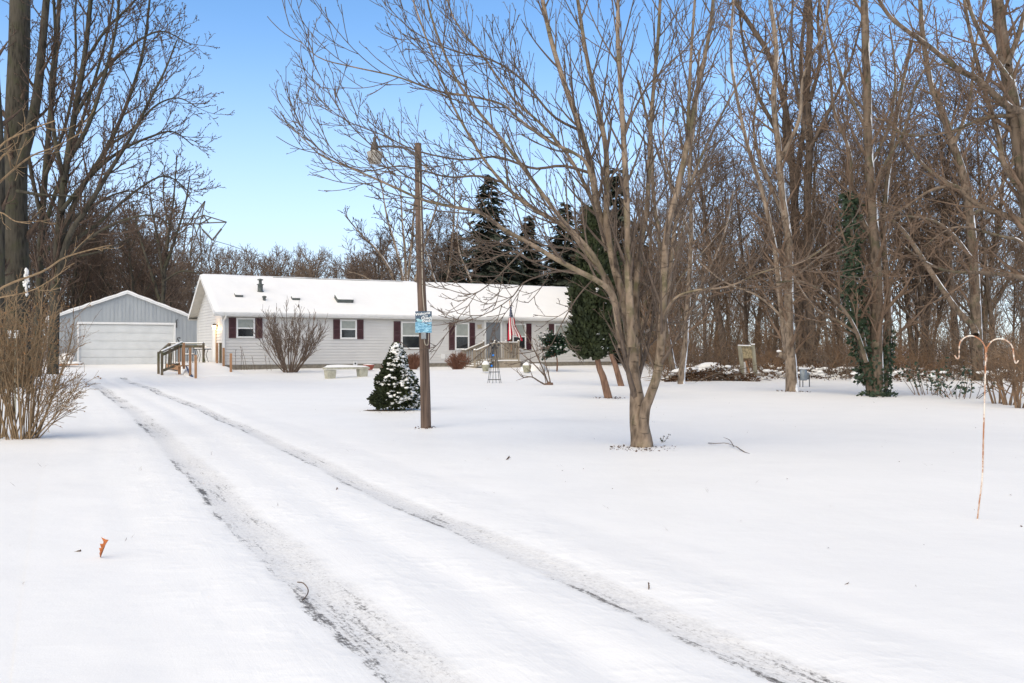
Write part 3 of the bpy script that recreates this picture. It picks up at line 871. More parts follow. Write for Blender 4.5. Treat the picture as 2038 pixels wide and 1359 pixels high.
for px, yt, yb, Y in ((315.5, 700, 746, 43.5), (322.5, 701, 749, 42.6), (337.5, 682.5, 722, 47.5), (405, 682.5, 722, 47.2)):
    ends.append(pxpost('old_wood', sdk, px, yt, yb, Y, .11))
mb = MB()
A_, B_, C_, D_ = [e[1] for e in ends]; top2 = P(362, 683, 43.6)
mb.beam(B_ + V((0, 0, .03)), top2 + V((0, 0, .03)), .13, .05); mb.beam(B_ + V((0, 0, -.12)), top2 + V((0, 0, -.12)), .05, .13)
mb.beam(P(322.5, 738, 42.6), P(358, 724, 43.6), .05, .12)
mb.beam(C_ + V((0, 0, -.04)), D_ + V((0, 0, -.04)), .13, .05); mb.beam(C_ + V((0, 0, -.18)), D_ + V((0, 0, -.18)), .05, .14)
mb.beam(A_ + V((0, 0, -.08)), C_ + V((0, 0, -.02)), .12, .05)
for f_ in (.2, .34, .5):
    q = B_.lerp(top2, f_); q2 = P(322.5, 738, 42.6).lerp(P(358, 724, 43.6), f_); mb.beam(q2, q - V((0, 0, .12)), .045, .045, HU)
mb.build('railing', M['old_wood'], sdk)
mb = MB()
for i in range(5):
    x0 = 340 + i * 4.8; mb.beam(P(x0, 724 - i * 1.0, 43.9), P(x0, 699 - i * 2.6, 43.9), .115, .025, HU)
mb.build('board_panel', M['old_wood'], sdk)
mb = MB()
for i in range(2):
    x0 = 356.5 + i * 6; mb.beam(P(x0, 728, 43.5), P(x0, 689, 43.5), .14, .03, HU)
mb.beam(P(354, 728, 43.3), P(369, 728, 43.3), .9, .05); mb.beam(P(357, 746, 43.3), P(357, 729, 43.3), .12, .12, HU)
mb.build('stair_board', M['new_wood'], sdk)
mb = MB()
mb.beam(B_ + V((0, 0, .075)), top2 + V((0, 0, .075)), .12, .045); mb.build('snow_cap', M['roof_snow'], sdk)
mb = MB(); mb.beam(C_ + V((0, 0, .01)), D_ + V((0, 0, .01)), .13, .05)
mb.build('snow_cap', M['roof_snow'], sdk)
mb = MB(); a_ = P(374, 729, 42.9)
mb.add([P(369, 729, 43.1), P(371, 727, 43.6), P(386, 751, 41.6), P(377, 748, 41.9)], [(0, 1, 2, 3)]); mb.build('tarp', M['tarp'], sdk)
q = P(355.5, 684, 44)
mb = MB(); mb.tube([q, q + V((.02, 0, .12)), q + V((-.05, 0, .22)), q + V((-.03, 0, .30)), q + V((.05, 0, .31)), q + V((.07, 0, .25))], .028, 6)
mb.build('hook', M['black'], sdk, True)
# patio table and chair on the deck
q = hw(-1.0, .4, PZ + .07)
tb = thing('patio_table', q, 'wire patio table with snow heaped on its top on the side deck', 'table')
mb = MB(); mb.lathe(q + V((0, 0, .70)), [(.46, 0), (.47, .03), (.02, .03)], 20); mb.build('table_top', M['black'], tb)
mb = MB(); mb.lathe(q + V((0, 0, .733)), [(.46, 0), (.44, .05), (.25, .09), (.15, .17), (.02, .2)], 20); mb.build('snow_cap', M['roof_snow'], tb, True)
for i in range(4):
    a = PI / 4 + i * PI / 2; d_ = V((math.cos(a), math.sin(a), 0)); mb = MB()
    mb.tube([q + d_ * .32 + V((0, 0, .7)), q + d_ * .22 + V((0, 0, .4)), q + d_ * .36 + V((0, 0, 0))], .016, 5); mb.build('leg', M['black'], tb)
q = hw(-1.75, -.5, PZ + .07)
ch = thing('patio_chair', q, 'black metal patio chair with snow on its seat beside the patio table', 'chair')
mb = MB(); mb.box(q + V((0, 0, .43)), (.46, .44, .03)); mb.build('seat', M['black'], ch)
mb = MB(); mb.box(q + V((0, 0, .475)), (.44, .42, .06)); mb.build('snow_cap', M['roof_snow'], ch, bevel=.025)
mb = MB()
arc = [q + V((-.22 * math.cos(t), .2, .45 + .42 * math.sin(t))) for t in [PI * i / 10 for i in range(11)]]
mb.tube(arc, .018, 6)
for i in (-1, 0, 1): mb.tube([q + V((i * .1, .2, .45)), q + V((i * .1, .2, .84 - abs(i) * .04))], .01, 5)
mb.build('backrest', M['black'], ch)
for sx_ in (-1, 1):
    for sy_ in (-1, 1):
        mb = MB(); mb.tube([q + V((sx_ * .2, sy_ * .19, .43)), q + V((sx_ * .22, sy_ * .22, 0))], .015, 5); mb.build('leg', M['black'], ch)

# ------------------------------------------------------------------ front porch
PV = -1.9
zP = hz(1010, 718.5, PV); u0, u1 = hu(984, PV), hu(1036, PV)
por = thing('front_porch', hw((u0 + u1) / 2, -1, 0), 'small weathered wooden porch with spindle railing below the grey front door', 'porch')
mb = MB()
mb.box(hw((u0 + u1) / 2, PV / 2 + .01, zP - .025), (u1 - u0 + .06, -PV - .06, .05), AX)
mb.box(hw((u0 + u1) / 2, PV + .05, zP - .05 - .21), (u1 - u0, .05, .42), AX)
for u_ in (u0 + .03, u1 - .03): mb.box(hw(u_, PV / 2 + .03, zP - .05 - .21), (.05, -PV - .14, .42), AX)
mb.build('platform', M['grey_wood'], por)
mb = MB(); mb.box(hw((u0 + u1) / 2, PV / 2 + .01, zP + .04), (u1 - u0 + .07, -PV - .05, .08), AX); mb.build('snow_cap', M['roof_snow'], por, bevel=.03)
zT = hz(1010, 682, PV)
def porch_post(u, v, z0, z1):
    mb = MB(); mb.box(hw(u, v, (z0 + z1) / 2), (.10, .10, z1 - z0), AX)
    mb.box(hw(u, v, z1 + .02), (.15, .15, .04), AX); mb.build('post', M['grey_wood'], por, bevel=.006)
    mb = MB(); mb.lathe(hw(u, v, z1 + .04), [(.08, 0), (.075, .03), (.03, .07), (.005, .08)], 8); mb.build('snow_cap', M['roof_snow'], por, True)
ul, ur = u0 + .1, u1 - .1
for u_, v_ in ((ul, PV + .08), (ur, PV + .08), (ur, -.15)): porch_post(u_, v_, zP, zT + .06)
def rail(a, b_, n_, zoff=1.0, drop=.0):
    """a, b: tops of the rail ends"""
    mb = MB(); mb.beam(a, b_, .12, .04); mb.beam(a - V((0, 0, .06)), b_ - V((0, 0, .06)), .04, .08)
    lo_a, lo_b = a - V((0, 0, zoff)), b_ - V((0, 0, zoff)); mb.beam(lo_a, lo_b, .04, .08)
    for i in range(n_):
        f_ = (i + .7) / (n_ + .4); mb.beam(lo_a.lerp(lo_b, f_), a.lerp(b_, f_) - V((0, 0, .06)), .038, .038, HU)
    mb.build('railing', M['grey_wood'], por)
    mb = MB(); mb.beam(a + V((0, 0, .045)), b_ + V((0, 0, .045)), .11, .05); mb.build('snow_cap', M['roof_snow'], por, bevel=.015)
hh = zT - zP - .12
rail(hw(ul + .06, PV + .08, zT), hw(ur - .06, PV + .08, zT), 12, hh)
rail(hw(ur, PV + .14, zT), hw(ur, -.2, zT), 10, hh)
# steps going down to the left with two sloping rails
us = hu(945, PV + .1)
for i in range(3):
    zi = zP - (zP - .22) * (i + 1) / 4; ui = u0 - (u0 - us) * (.2 + .28 * i)
    mb = MB(); mb.box(hw(ui, -1.0, zi - .02), (.36, 1.5, .04), AX); mb.box(hw(ui - .15, -1.0, zi - .11), (.03, 1.48, .16), AX); mb.build('step', M['grey_wood'], por)
    mb = MB(); mb.box(hw(ui, -1.0, zi + .04), (.34, 1.48, .08), AX); mb.build('snow_cap', M['roof_snow'], por, bevel=.03)
zs = .25
for v_ in (PV + .10, -.18):
    porch_post(us, v_, .05, zs + 1.02)
    rail(hw(us + .05, v_, zs + 1.0), hw(ul - .05, v_, zT), 7, hh - .05)
porch_post(ul, -.18, zP, zT + .04)

# flag
uf = hu(1017, PV + .1); fb = hw(uf, PV + .06, zT + .0)
ft = P(1014.5, 601, fb.y)
fl = thing('flag', fb, 'stars and stripes flag hanging limp from a short pole on the porch railing', 'flag')
mb = MB(); mb.tube([fb - V((0, 0, .5)), ft], .018, 6); mb.lathe(ft, [(.01, 0), (.035, .03), (.03, .06), (.005, .09)], 8); mb.build('pole', M['new_wood'], fl)
n = N('flag_cloth'); uvn = n.node('ShaderNodeUVMap'); sp = n.node('ShaderNodeSeparateXYZ'); n.l.new(uvn.outputs[0], sp.inputs[0])
fr_ = n.math('FRACT', n.math('MULTIPLY', sp.outputs[0], 6.5)); stripe = n.math('LESS_THAN', fr_, .5)
colr = n.mix(stripe, (.70, .68, .66), (.45, .02, .045))
vo = n.node('ShaderNodeTexVoronoi'); vo.feature = 'F1'; vo.inputs['Randomness'].default_value = .15
mp = n.node('ShaderNodeMapping'); mp.inputs['Scale'].default_value = (9, 22, 1); n.l.new(uvn.outputs[0], mp.inputs['Vector']); n.l.new(mp.outputs[0], vo.inputs['Vector']); vo.inputs['Scale'].default_value = 1
star = n.math('LESS_THAN', vo.outputs['Distance'], .33)
can = n.mix(star, (.018, .028, .085), (.62, .62, .64))
colr = n.mix(n.math('LESS_THAN', sp.outputs[1], .36), colr, can)
M['flag'] = n.fin(colr, .85)
fv, fu = [], []; na, nb = 48, 36
top = P(1014.8, 607, fb.y - .03)
for j in range(nb + 1):
    t = j / nb
    for i in range(na + 1):
        s_ = i / na
        wd = .10 + .36 * sm(.02, .5, t) + .22 * sm(.5, 1, t)
        L_ = 2.16 - .12 * math.sin(s_ * PI)
        L_ += -.10 * (1 - s_) * 0
        x = (s_ - .25 + .08 * sm(.4, 1, t)) * wd * (.85 + .25 * sm(.5, 1, t))
        fold = math.sin(s_ * 21 + t * 1.5) * (.035 + .05 * t) + math.sin(s_ * 9 + 1 + t * 2) * .05 * t
        split = .0
        zc = -t * (L_ - .25 * (0.5 + .5 * math.cos((s_ - .45) * 2 * PI)) * sm(.3, 1, t))
        x += .16 * sm(.45, 1, t) * sm(.5, .6, s_)
        q = top + HU * (x + .012 * math.sin(s_ * 33)) + HV * (-.02 - .04 + fold) + V((0, 0, zc)); fv.append(tuple(q)); fu.append((s_, t))
idx = np.arange(len(fv)).reshape(nb + 1, na + 1)
mesh_np('cloth', fv, np.stack([idx[:-1, :-1], idx[:-1, 1:], idx[1:, 1:], idx[1:, :-1]], -1).reshape(-1, 4), M['flag'], fl, uv=fu)

# ------------------------------------------------------------------ lamp pole, sign
pb = GP(848, 851); YP = pb.y
pt = P(831, 285, YP)
lpst = thing('lamp_pole', pb, 'leaning weathered wooden pole carrying a dusk lamp on a curved arm', 'lamp post')
mb = MB(); pp, rr_ = [], []
for i in range(25):
    t = i / 24; q = pb.lerp(pt, t) + V((.012 * math.sin(t * 7), 0, 0)); q.z = (pb.z - .2) + (pt.z - pb.z + .2) * t
    pp.append(q); rr_.append(.098 - .036 * t)
mb.tube(pp, rr_, 18); mb.build('pole', M['pole'], lpst, True)
mb = MB(); sd_ = V((0, -.13, 0)); arm = [P(834, 333, YP - .1), P(832, 318, YP - .1), P(822, 304, YP - .1), P(806, 295, YP - .1), P(785, 291.5, YP - .1), P(764, 291.5, YP - .1), P(752, 292, YP - .1)]
mb.tube(resample(arm, 22), .021, 8); mb.box(P(834, 333, YP - .09), (.09, .05, .16)); arm_o = mb.build('arm', M['lamp_metal'], lpst, True)
hc = P(745.5, 303, YP - .1)
s = YP / F
mb = MB(); mb.lathe(P(745.5, 297, YP - .1), [(8 * s, 0), (8 * s, .02), (7 * s, 9 * s), (5 * s, 14 * s), (3.6 * s, 15 * s), (3.4 * s, 23 * s), (1 * s, 25 * s)], 16); mb.build('lamp_housing', M['lamp_metal'], lpst, True)
mb = MB(); mb.lathe(P(746, 325, YP - .1), [(11.5 * s, 0), (13 * s, 4 * s), (15.5 * s, 20 * s), (16.5 * s, 21 * s), (15.5 * s, 22 * s), (7 * s, 26 * s)], 20); mb.build('lamp_shade', M['lens'], lpst, True)
for dx in (-7, 7):
    mb = MB(); mb.tube([P(745.5 + dx, 298, YP - .1), P(746 + dx * 1.6, 304, YP - .1)], .008, 5); mb.build('shade_bracket', M['lamp_metal'], lpst)
mb = MB(); mb.tube([P(840, 328, YP - .09), P(846, 332, YP - .09), P(849, 337, YP - .09)], .02, 6); mb.build('insulator', M['white_plastic'], lpst)
mb = MB(); mb.tube(resample([P(834.5, 335, YP - .09), P(837.5, 420, YP - .1), P(840, 520, YP - .11), P(841, 575, YP - .115), P(844.5, 620, YP - .12)], 24), .008, 5)
mb.tube(resample([P(844, 672, YP - .13), P(845.5, 683, YP - .13), P(849, 687, YP - .13), P(852.5, 683, YP - .13), P(853, 660, YP - .12)], 14), .008, 5)
mb.build('cable', M['cable'], lpst)
mb = MB(); q = P(843.3, 668, YP - .17); mb.box(q, (9.6 * s, .06, 13 * s)); jb = mb.build('junction_box', M['grey_metal'], lpst, bevel=.006)
mb = MB(); mb.box(q + V((0, -.034, 0)), (8.4 * s, .006, 11.5 * s)); mb.build('cover', M['grey_metal'], jb)
# leaf scraps round the foot of the pole come with the leaf litter

YS = YP - .16; a0, a1 = P(826.5, 662, YS), P(859.3, 619.3, YS); sc_ = (a0 + a1) / 2
n = N('painted_water_sign'); c = n.coord('Generated'); sp = n.node('ShaderNodeSeparateXYZ'); n.l.new(c, sp.inputs[0])
wv = n.noise(n.coord('Generated', (3, 1, 7)), 2.2, 5, .65, 1.5)
up_ = n.mix(n.mr(n.noise(c, 5, 4), .35, .65), (.028, .055, .105), (.06, .115, .17))
wat = n.mix(n.mr(wv, .40, .62), (.05, .21, .36), (.33, .60, .74))
hz_ = n.math('ADD', sp.outputs[2], n.math('MULTIPLY', n.math('SUBTRACT', n.noise(n.coord('Generated', (1, 1, .2)), 4, 2), .5), .12))
M['sign'] = n.fin(n.mix(n.mr(hz_, .47, .52), wat, up_), .45)
sg = thing('welcome_sign', sc_, 'blue painted welcome sign with white lettering over rippled water nailed to the lamp pole', 'sign')
mb = MB(); mb.box(sc_, (a1.x - a0.x, .018, a1.z - a0.z)); mb.build('board', M['sign'], sg, bevel=.004)
M['letter'] = plain('white_sign_letters', (.80, .82, .82), (.72, .75, .76), .5, 10)
M['letter_tan'] = plain('cream_sign_letters', (.70, .52, .33), (.62, .45, .28), .5, 10)
def text(txt, c_, size, rot=0, mat='letter', par=None, shear=0.0, ext=.003):
    cu = bpy.data.curves.new('lettering', 'FONT'); cu.body = txt; cu.size = size; cu.align_x = 'CENTER'; cu.align_y = 'CENTER'; cu.extrude = ext; cu.shear = shear; cu.offset = size * .022
    o = bpy.data.objects.new('lettering', cu); COL.objects.link(o)
    o.rotation_euler = (R(90), 0, 0)
    dg = bpy.context.evaluated_depsgraph_get(); me = bpy.data.meshes.new_from_object(o.evaluated_get(dg))
    bpy.data.objects.remove(o)
    me.transform(Matrix.Translation(c_ - root_loc(par)) @ Matrix.Rotation(R(-rot), 4, 'Y') @ Matrix.Rotation(R(90), 4, 'X'))
    me.materials.clear(); me.materials.append(M[mat])
    o = bpy.data.objects.new('lettering', me); return link(o, par)
wS, hS = a1.x - a0.x, a1.z - a0.z; fy = V((0, -.011, 0))
text('Welcome', sc_ + fy + V((-.012, 0, hS * .385)), .068, 8, 'letter', sg)
text('to the', sc_ + fy + V((.035, 0, hS * .285)), .036, 4, 'letter', sg)
text('Quack', sc_ + fy + V((.055, 0, hS * .185)), .074, 2, 'letter', sg, .15)
text('Shack!', sc_ + fy + V((.06, 0, hS * .055)), .072, 2, 'letter', sg, .15)
mb = MB()     # painted pale duck shape, a low relief on the board
dk = [(-.115, -.012), (-.06, -.022), (-.02, -.012), (.0, .012), (-.03, .022), (-.06, .02), (-.085, .038), (-.115, .036), (-.135, .018), (-.12, .008)]
dk = [sc_ + fy + V((x + .0, 0, z + hS * .06)) for x, z in dk]
mb.add([p_ + V((0, -.002, 0)) for p_ in dk] + dk, [tuple(range(10))] + [(i, (i + 1) % 10, 10 + (i + 1) % 10, 10 + i) for i in range(10)])
M['duck'] = plain('pale_teal_paint', (.22, .50, .58), (.38, .56, .60), .5, 20); mb.build('painted_bird', M['duck'], sg)
# ------------------------------------------------------------------ bench, pots, urns
def tapered(mb, c, w0, d0, w1, d1, h, ax=AX):
    X, Y_, Z = ax; vs = []
    for (w_, d_, z) in ((w0, d0, 0), (w1, d1, h)):
        for sx_, sy_ in ((-1, -1), (1, -1), (1, 1), (-1, 1)): vs.append(c + X * (sx_ * w_ / 2) + Y_ * (sy_ * d_ / 2) + Z * z)
    mb.add(vs, [(0, 3, 2, 1), (4, 5, 6, 7), (0, 1, 5, 4), (1, 2, 6, 5), (2, 3, 7, 6), (3, 0, 4, 7)])
bl, br = GP(657, 753), GP(721, 749)
bh = .44; bd_ = (br - bl).normalized(); bd_.z = 0; bn = V((-bd_.y, bd_.x, 0)); bax = (bd_, bn, UP)
bn_ = thing('garden_bench', (bl + br) / 2, 'pale concrete garden bench with snow on its seat in front of the house', 'bench')
for q in (bl, br):
    mb = MB(); tapered(mb, q - V((0, 0, .06)), .36, .34, .46, .38, bh, bax); mb.build('leg', M['concrete'], bn_, bevel=.015)
L_ = (br - bl).length + .56
mb = MB(); mb.box((bl + br) / 2 + UP * (bh - .06 + .045), (L_, .46, .09), bax); mb.build('seat', M['concrete'], bn_, bevel=.02)
mb = MB()
sv = []
for i in range(25):
    for j in range(7):
        a, b_ = i / 24, j / 6; e = min(sm(0, .1, a), sm(0, .1, 1 - a), sm(0, .2, b_), sm(0, .2, 1 - b_))
        q = (bl + br) / 2 + bd_ * ((a - .5) * L_ * .99) + bn * ((b_ - .5) * .45) + UP * (bh + .035 + (.09 + .03 * math.sin(a * 5)) * e); sv.append(tuple(q))
idx = np.arange(len(sv)).reshape(25, 7); mesh_np('snow_cap', sv, np.stack([idx[:-1, :-1], idx[1:, :-1], idx[1:, 1:], idx[:-1, 1:]], -1).reshape(-1, 4), M['roof_snow'], bn_)
def pot(px, yb, Y, r, h, mat, name, label, cat_, mound=.12, prof=None):
    q = P(px, yb, Y); q.z = max(q.z, gh(q.x, q.y) - .02)
    t = thing(name, q, label, cat_)
    mb = MB(); mb.lathe(q, prof or [(r * .62, 0), (r * .66, .02), (r * .93, h * .8), (r, h * .82), (r, h), (r * .9, h)], 18); mb.build('bowl', M[mat], t, True)
    mb = MB(); mb.lathe(q + V((0, 0, h - .01)), [(r * .94, 0), (r * .97, .03), (r * .7, mound * .7), (r * .3, mound), (.01, mound)], 18); mb.build('snow_cap', M['roof_snow'], t, True)
pot(734, 736, 47.5, .30, .27, 'terracotta', 'flower_pot', 'wide terracotta pot capped with snow behind the right end of the bench', 'flower pot', .05)
pot(766.5, 735, 48.6, .2, .27, 'terracotta', 'flower_pot', 'small terracotta pot mostly hidden behind the snowy dwarf conifer', 'flower pot', .04)
upf = lambda r, h: [(r * .7, 0), (r * .75, .03), (r * .8, h * .3), (r * 1.0, h * .75), (r * 1.05, h * .9), (r * 1.0, h)]
pot(966.5, 739, 45.5, .20, .34, 'urn', 'stone_planter', 'mossy stone planter heaped with snow at the foot of the porch steps', 'planter', .2, upf(.2, .34))
pot(1048.5, 741, 45.5, .22, .36, 'urn', 'stone_planter', 'mossy stone planter heaped with snow just right of the front porch', 'planter', .16, upf(.22, .36))
# heap of snow by the right planter
q = G(1062, 47.5, -.05); mb = MB(); mb.blob(q, (.75, .6, .40), 3, 20, 12, .3); o = mb.build('snow_mound', M['snow'], None, True); tag(o, kind='structure')

# obelisk trellis
q = GP(984, 762); tr = thing('garden_obelisk', q, 'tall black wire obelisk trellis topped by a small spinner in front of the porch', 'trellis')
ht = 1.62; mb = MB()
for i in range(6):
    a = i * PI / 3 + .3; d_ = V((math.cos(a), math.sin(a), 0)); mb.tube([q + d_ * .30 - V((0, 0, .06)), q + d_ * .13 + V((0, 0, ht * .62)), q + d_ * .03 + V((0, 0, ht))], .011, 5)
for z, r in ((.14, .275), (.46, .225), (.95, .14)):
    mb.tube([q + V((r * math.cos(i * PI / 10), r * math.sin(i * PI / 10), z)) for i in range(21)], .009, 5, False)
mb.build('frame', M['black'], tr)
mb = MB()
for i in range(6):
    a = i * PI / 3; c_ = q + V((.17 * math.cos(a), -.04, ht - .02 + .15 * math.sin(a))); t_ = V((-math.sin(a), .35, math.cos(a)))
    mb.lathe(c_, [(.005, -.01), (.055, -.008), (.06, 0), (.055, .008), (.005, .01)], 8, (V((math.cos(a), 0, math.sin(a))), t_.normalized(), V((math.cos(a), 0, math.sin(a))).cross(t_).normalized()))
mb.tube([q + V((0, -.04, ht - .02)), q + V((0, .03, ht - .02))], .03, 8); mb.build('spinner', M['black'], tr)
for dx, dz in ((-.045, 1.16), (-.11, .72)):
    mb = MB(); mb.blob(q + V((dx, -.1, dz)), .045, 1, 8, 6, 0); mb.build('glass_ball', M['blue_dot'], tr, True)

# shepherd's hook
b0 = GP(1945, 1033); Yh = b0.y
sh = thing('shepherd_hook', b0, 'rusty double shepherd hook stuck in the snow at the right with no feeders', 'garden hook')
mb = MB(); mb.tube(resample([P(1944, 1045, Yh), P(1949, 1000, Yh), P(1955, 950, Yh), P(1957, 880, Yh), P(1960, 780, Yh), P(1961.5, 720, Yh), P(1962, 690, Yh)], 24), .0065, 7); mb.build('rod', M['rust'], sh, True)
for pix in ([(1962, 720), (1961, 694), (1956, 682), (1947, 673), (1934, 668), (1921, 671), (1911.5, 680), (1909, 692), (1909, 708), (1907.5, 713), (1904, 713), (1900, 707)],
            [(1963.5, 720), (1963.5, 696), (1967, 688), (1974, 679), (1986, 674), (2000, 676), (2011, 684), (2016, 694), (2017.5, 708), (2020, 720), (2023, 722.5), (2027, 717)]):
    mb = MB(); mb.tube(resample([P(x, y, Yh) for x, y in pix], 40), .006, 7); mb.build('hook', M['rust'], sh, True)

# grey wooden stand, metal box on legs, by the woods
q = GP(1489, 757); Yq = q.y
stn = thing('wooden_stand', q, 'two leaning grey posts holding a mottled tan panel at the edge of the woods', 'stand')
for xb, yb, xt, yt in ((1481, 760, 1472, 689), (1506, 760, 1498, 686)):
    mb = MB(); mb.beam(P(xb, yb + 4, Yq), P(xt, yt, Yq), .13, .13, HU); mb.build('post', M['stand_wood'], stn, bevel=.01)
mb = MB(); mb.box(P(1487, 701, Yq + .02), (24 * Yq / F, .04, 24 * Yq / F)); mb.build('panel', M['panel'], stn)
mb = MB(); mb.beam(P(1469, 688.5, Yq), P(1497, 689.5, Yq), .14, .05); mb.build('crossbar', M['stand_wood'], stn)
mb = MB(); mb.beam(P(1469, 687, Yq), P(1494, 687.5, Yq), .15, .04); mb.box(P(1498.5, 685, Yq), (.15, .15, .05)); mb.build('snow_cap', M['roof_snow'], stn, bevel=.015)
mb = MB(); mb.beam(P(1484, 758, Yq - .1), P(1482, 720, Yq - .05), .10, .05, HU); mb.build('white_board', M['white_plastic'], stn)
mb = MB(); mb.beam(P(1497, 760, Yq - .15), P(1484, 718, Yq - .1), .06, .05, HU); mb.build('brace', M['new_wood'], stn)
q = GP(1601, 770); Yq = q.y
bx = thing('metal_box', q, 'grey galvanised box on thin legs standing beside the tan split trunk', 'metal box')
mb = MB(); mb.lathe(P(1599, 757, Yq), [(.11, 0), (.13, .02), (.13, .36), (.10, .40), (.09, .44)], 12); mb.lathe(P(1607, 755, Yq + .1), [(.07, 0), (.085, .02), (.085, .22), (.05, .26)], 12); mb.build('body', M['grey_metal'], bx, True)
for px in (1592, 1598, 1611):
    mb = MB(); mb.tube([P(px, 773, Yq), P(px, 745, Yq)], .018, 5); mb.build('leg', M['black'], bx)
mb = MB(); mb.box(P(1598, 733, Yq), (.24, .2, .06)); mb.tube([P(1606, 733 + 2, Yq), P(1609, 731, Yq), P(1611, 735, Yq)], .03, 6); mb.build('snow_cap', M['roof_snow'], bx, bevel=.02)

# small notice on a stake behind the left shrub
q = P(27, 665, 20); ns_ = thing('notice_sign', G(27, 20), 'small white notice board on a stake seen through the tan shrub', 'sign')
mb = MB(); mb.box(q, (.27, .01, .17)); mb.build('board', M['white_plastic'], ns_)
mb = MB()
for i in range(3):
    for j in range(5): mb.box(q + V((-.10 + j * .05, -.006, .05 - i * .05)), (.035, .004, .018 if (i + j) % 2 else .026))
mb.build('faded_marks', M['grey_metal'], ns_)
mb = MB(); mb.beam(G(30, 20.05, -.1), q + V((.03, .03, .05)), .04, .04, HU); mb.build('stake', M['stand_wood'], ns_)
# snowy stack of boards left of the garage
q = GP(132, 730); lk = thing('lumber_pile', q, 'snow covered pile of old boards beside the garage door', 'wood pile')
mb = MB()
for i in range(5): mb.beam(q + V((-.6, -.2 + i * .16, .08 + .05 * (i % 2))), q + V((.75, -.1 + i * .15, .14 + .07 * (i % 3))), .15, .05)
mb.build('boards', M['new_wood'], lk)
mb = MB(); mb.blob(q + V((-.1, .2, .5)), (.42, .4, .34), 8, 14, 9, .25); mb.blob(q + V((.25, .1, .22)), (.6, .4, .10), 3, 14, 8, .25); mb.blob(q + V((-.8, .4, .2)), (.6, .5, .5), 5, 14, 8, .3); mb.build('snow_cap', M['roof_snow'], lk, True)

# transmission tower far beyond the trees, and its line
YT = 190.0; tg = G(395, YT)
tw = thing('transmission_tower', tg, 'distant steel lattice power tower rising behind the left trees', 'power tower')
mb = MB()
T = lambda px, py, dy=0: P(px, py, YT + dy)
for a, b_ in (((408, 400), (385, 446)), ((408, 400), (372, 446)), ((385, 446), (376, 545)), ((398, 446), (402, 545)), ((372, 446), (360, 545)), ((385, 446), (402, 500)), ((398, 446), (378, 500)), ((378, 500), (402, 545)), ((402, 500), (376, 545)), ((408, 400), (398, 446))):
    for dy in (0, 1.5): mb.beam(T(*a, dy), T(*b_, dy), .2, .2)
mb.beam(tg, T(376, 545), .25, .25); mb.beam(tg + V((2.5, 0, 0)), T(402, 545), .25, .25)
mb.build('mast', M['steel'], tw)
mb = MB()
for a, b_ in (((344, 446), (451, 442)), ((330, 434), (385, 436)), ((405, 428), (451, 442)), ((405, 428), (415, 444)), ((398, 446), (420, 433)), ((385, 436), (405, 428)), ((344, 446), (330, 434))): mb.beam(T(*a), T(*b_), .24, .24)
mb.build('crossarm', M['steel'], tw)
mb = MB()
for a, b_ in (((402, 456), (423, 478)), ((423, 478), (441, 455))): mb.tube([T(*a), T(*b_)], .2, 6)
mb.tube([T(441, 455), T(450, 443)], .08, 4); mb.tube([T(402, 456), T(398, 446)], .08, 4)
mb.build('insulator', M['steel'], tw)
mb = MB(); mb.tube([T(423, 478), P(455, 487, 230), P(490, 499, 290), P(530, 515, 380)], [.07, .08, .1, .12], 4); o = mb.build('power_line', M['steel']); tag(o, 'thin power line running right from the distant steel tower', 'power line')

# ------------------------------------------------------------------ trees
def part(name, mat, parent, *groups):
    """groups: (polys, sides)"""
    v, q = cat([tubes(p, k) for p, k in groups if p])
    return mesh_np(name, v, q, M[mat], parent)

def leaf_mesh(name, items, mat, parent, smooth=False):
    """items: (base, direction, half-width vector) -> kites"""
    n_ = len(items)
    A = np.array([tuple(i[0]) for i in items]); D = np.array([tuple(i[1]) for i in items]); W_ = np.array([tuple(i[2]) for i in items])
    v = np.stack([A, A + .45 * D + W_, A + D, A + .45 * D - W_], 1).reshape(-1, 3)
    return mesh_np(name, v, np.arange(4 * n_).reshape(-1, 4), mat, parent, smooth)

def rlen(poly):
    return sum((poly[0][i + 1] - poly[0][i]).length for i in range(len(poly[0]) - 1))

def foliage(rng, limbs, d1, L1, L2, L3, rm, ang=42, trop=.05, L4=0.0, t0=.18, n2=1.0, n3=1.0, buds=0.0, keep=None, wv=1.0):
    """twigs for traced limbs: d1 = branches per metre; returns lists by level"""
    l1, l2, l3, l4, bd = [], [], [], [], []
    for lb in limbs:
        c = max(2, int(rlen(lb) * d1)); l1 += kids(rng, lb, c, t0, 1, ang, L1, 8, .5, rm * 1.35, 9, trop, .09 * wv, .45, keep=keep)
    for b in l1: l2 += kids(rng, b, max(2, int(n2 * rlen(b) / L1 * 6)), .15, 1, ang * .9, L2, 6, .6, rm * 1.15, 9, trop, .10 * wv, .45, keep=keep)
    for b in l2: l3 += kids(rng, b, max(1, int(n3 * rlen(b) / L2 * 4)), .15, 1, ang * .9, L3, 4, .7, rm, 9, trop * 1.5, .12 * wv, .3, keep=keep)
    if L4:
        for b in l3: l4 += kids(rng, b, 2, .2, 1, ang, L4, 2, .8, rm * .9, 9, 0, .2, .2, keep=keep)
    if buds:
        for b in l2 + l3 + l1:
            for k in range(3 if len(b[0]) > 4 else 2):
                p_, T_, r_ = at(b, rng.uniform(.2, 1)); dd = (T_ + rv(rng) * .8).normalized(); bd.append(([p_, p_ + dd * buds * .5, p_ + dd * buds], [rm, buds * .32, rm * .6]))
    return l1, l2, l3, l4, bd

